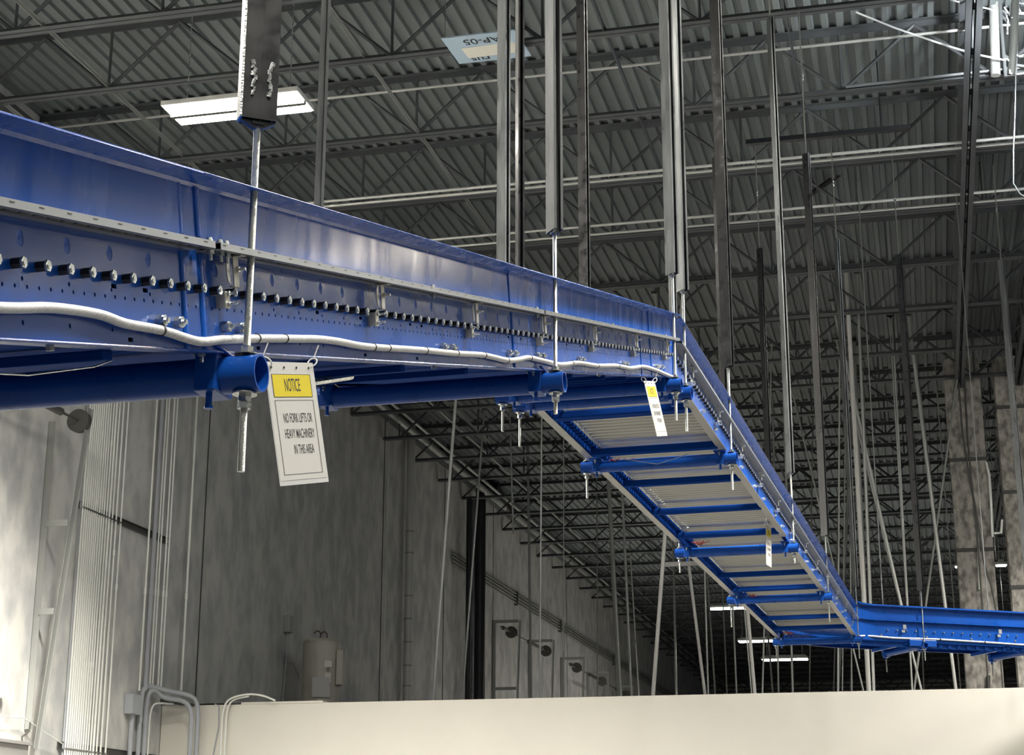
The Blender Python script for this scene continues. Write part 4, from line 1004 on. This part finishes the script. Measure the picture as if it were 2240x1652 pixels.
for (x1, y1, x2, y2, wp, Y, M_, lab) in RODS:
    a = atY(x1, y1, Y); b = atY(x2, y2, Y); d = (b-a).normalized(); r_ = max(wp*Y/FPX/2, .008)
    if 'mid air' not in lab and 'short bright' not in lab:
        top = a - d*((ZJ-a.z)/d.z)*-1 if d.z else a; top = a + d*((ZD-a.z)/d.z)
        bot = b + d*((OZ-.9-b.z)/d.z) if b.z > OZ-.9 and y2 > 1450 else b + d*.25
    else: top, bot = a + d*((ZD-a.z)/d.z), b
    if y2 < 1450 and 'mid air' not in lab and 'short' not in lab: bot = b + d*((3.9-b.z)/d.z) if Y > 25 else b + d*.12
    t = thing('hanging_rod', top, lab, 'hanging rod')
    MB().tube([top, bot], r_, 8).build('rod', M_, t, smooth=True)
    MB().box(top-ZA*.02, (.09, .09, .03)).build('beam_clamp', SHAFT, t)
    if 'turnbuckle' in lab or 'coupling' in lab or 'bead' in lab:
        c = a.lerp(b, .55); MB().tube([c-d*.06, c+d*.06], r_*2, 8).build('coupling', GALV, t, smooth=True)
a = atY(1452, 1236, 24.0); b = atY(1530, 1240, 24.0)
tag(MB().bb(a.x, b.x, 23.95, 24.0, a.z-.03, a.z+.03).build('cross_strut', FLAN), 'short level grey strut joining the two white poles', 'strut')

# ------------------------------------------------------------------ brightly lit frame at the upper right corner
YT = JY[4]-.12
def T(x, y, dy=0): return atY(x, y, YT+dy)
t = thing('lattice_frame', T(2210, 168), 'brightly lit galvanised lattice frame at the upper right corner', 'frame')
MB().tube([T(2172, -60), T(2175, 60), T(2178, 165)], .048, 14).build('round_post', JPIPE, t, smooth=True)
MB().tube([T(2186, -60), T(2190, 50), T(2200, 168)], .018, 8).build('upright', RAIL, t, smooth=True)
MB().tube([T(2206, -60), T(2213, 40), T(2215, 75)], .018, 8).build('upright', RAIL, t, smooth=True)
MB().tube([T(2221, -60), T(2218, 90), T(2212, 165)], .045, 10).build('dark_post', SHAFT, t, smooth=True)
MB().tube([T(2228, -60), T(2224, 60), T(2220, 165)], .022, 8).build('upright', RAIL, t, smooth=True)
for (x1, y1, x2, y2) in ((2187, 22, 2212, 30), (2190, 33, 2210, 55), (2192, 55, 2212, 55), (2196, 120, 2212, 130), (2198, 148, 2222, 158), (2200, 165, 2260, 158), (2222, 125, 2262, 120), (2222, 142, 2262, 148), (2224, 5, 2262, 12), (2226, 30, 2262, 26)):
    MB().tube([T(x1, y1), T(x2, y2)], .015, 6).build('cross_brace', RAIL, t, smooth=True)
def sq(x0, y0, x1, y1, n, amp, seed):
    q = random.Random(seed); return [T(x0+(x1-x0)*i/n+q.uniform(-amp, amp), y0+(y1-y0)*i/n+q.uniform(-amp, amp), q.uniform(-.1, .1)) for i in range(n+1)]
for k_, a_ in enumerate(((2192, -10, 2216, 60, 8, 7), (2196, 0, 2208, 70, 7, 6), (2222, 10, 2262, 60, 6, 8), (2226, 120, 2262, 130, 6, 8), (2200, 125, 2215, 165, 5, 4))):
    wire(sq(*a_, k_+4), .009, 'loose_cable', 'loose white cable tangle, ' + ('upper left part', 'left part beside the posts', 'right part', 'lower right part', 'foot part')[k_] + ' of the lit lattice frame', 'cable', WHITEP)
wire([T(1866, 24, -.2), T(1960, 62, -.2), T(2050, 93, -.2), T(2130, 118, -.2), T(2200, 132, -.1)], .010, 'sagging_cable', 'white cable sagging down to the foot of the lit lattice frame', 'cable', WHITEP)
wire([T(2072, -2, -.2), T(2120, 10, -.2), T(2180, 23, -.1)], .009, 'sagging_cable', 'white cable meeting the lit lattice frame near the top edge', 'cable', WHITEP)
wire([T(2222, 165, -.1), T(2220, 260, -.1), T(2217, 330, -.1), T(2217, 402, -.1), T(2232, 425, -.1), T(2260, 440, -.1)], .009, 'hanging_cable', 'thin pale cable dropping from the lit lattice frame down the right edge', 'cable', STRUT)
wire([Vector((T(2150, 444, 4).x, T(2150, 444, 4).y, ZD)), T(2150, 430+14, 4), T(2180, 452, 4), T(2205, 440, 4), T(2214, 425, 4)], .012, 'hanging_cable', 'thin cable loop near the right edge under the roof', 'cable', STRUT)
# bright blue-white tube on the joist that the frame stands on
A = T(1850, 190, .05); B = T(2180, 153, .05)
tag(MB().tube([A, T(2262, 144, .05)], .016, 8).build('ceiling_pipe', RAIL, smooth=True), 'bright blue-white pipe lying along the joist up to the lit lattice frame', 'pipe')
# work lamp just outside the corner that lights the frame
t = thing('work_light', T(2285, 60, -1.5), 'bright work lamp just outside the upper right corner', 'lamp')
P = T(2262+40, 80, -1.3)
t.location = P
MB().tube([P, P+ZA*.22], .09, 14, r2=.05).build('lamp_bulb', mat('lit_work_lamp', (1, 1, 1), .4, emit=((.93, .97, 1), 160)), t, smooth=True)
MB().tube([P+ZA*.22, P+ZA*.32], .05, 12).build('lamp_cap', SHAFT, t, smooth=True)
MB().tube([P+ZA*.32, Vector((P.x, P.y, ZD))], .006, 6).build('cord', RUBBER, t)
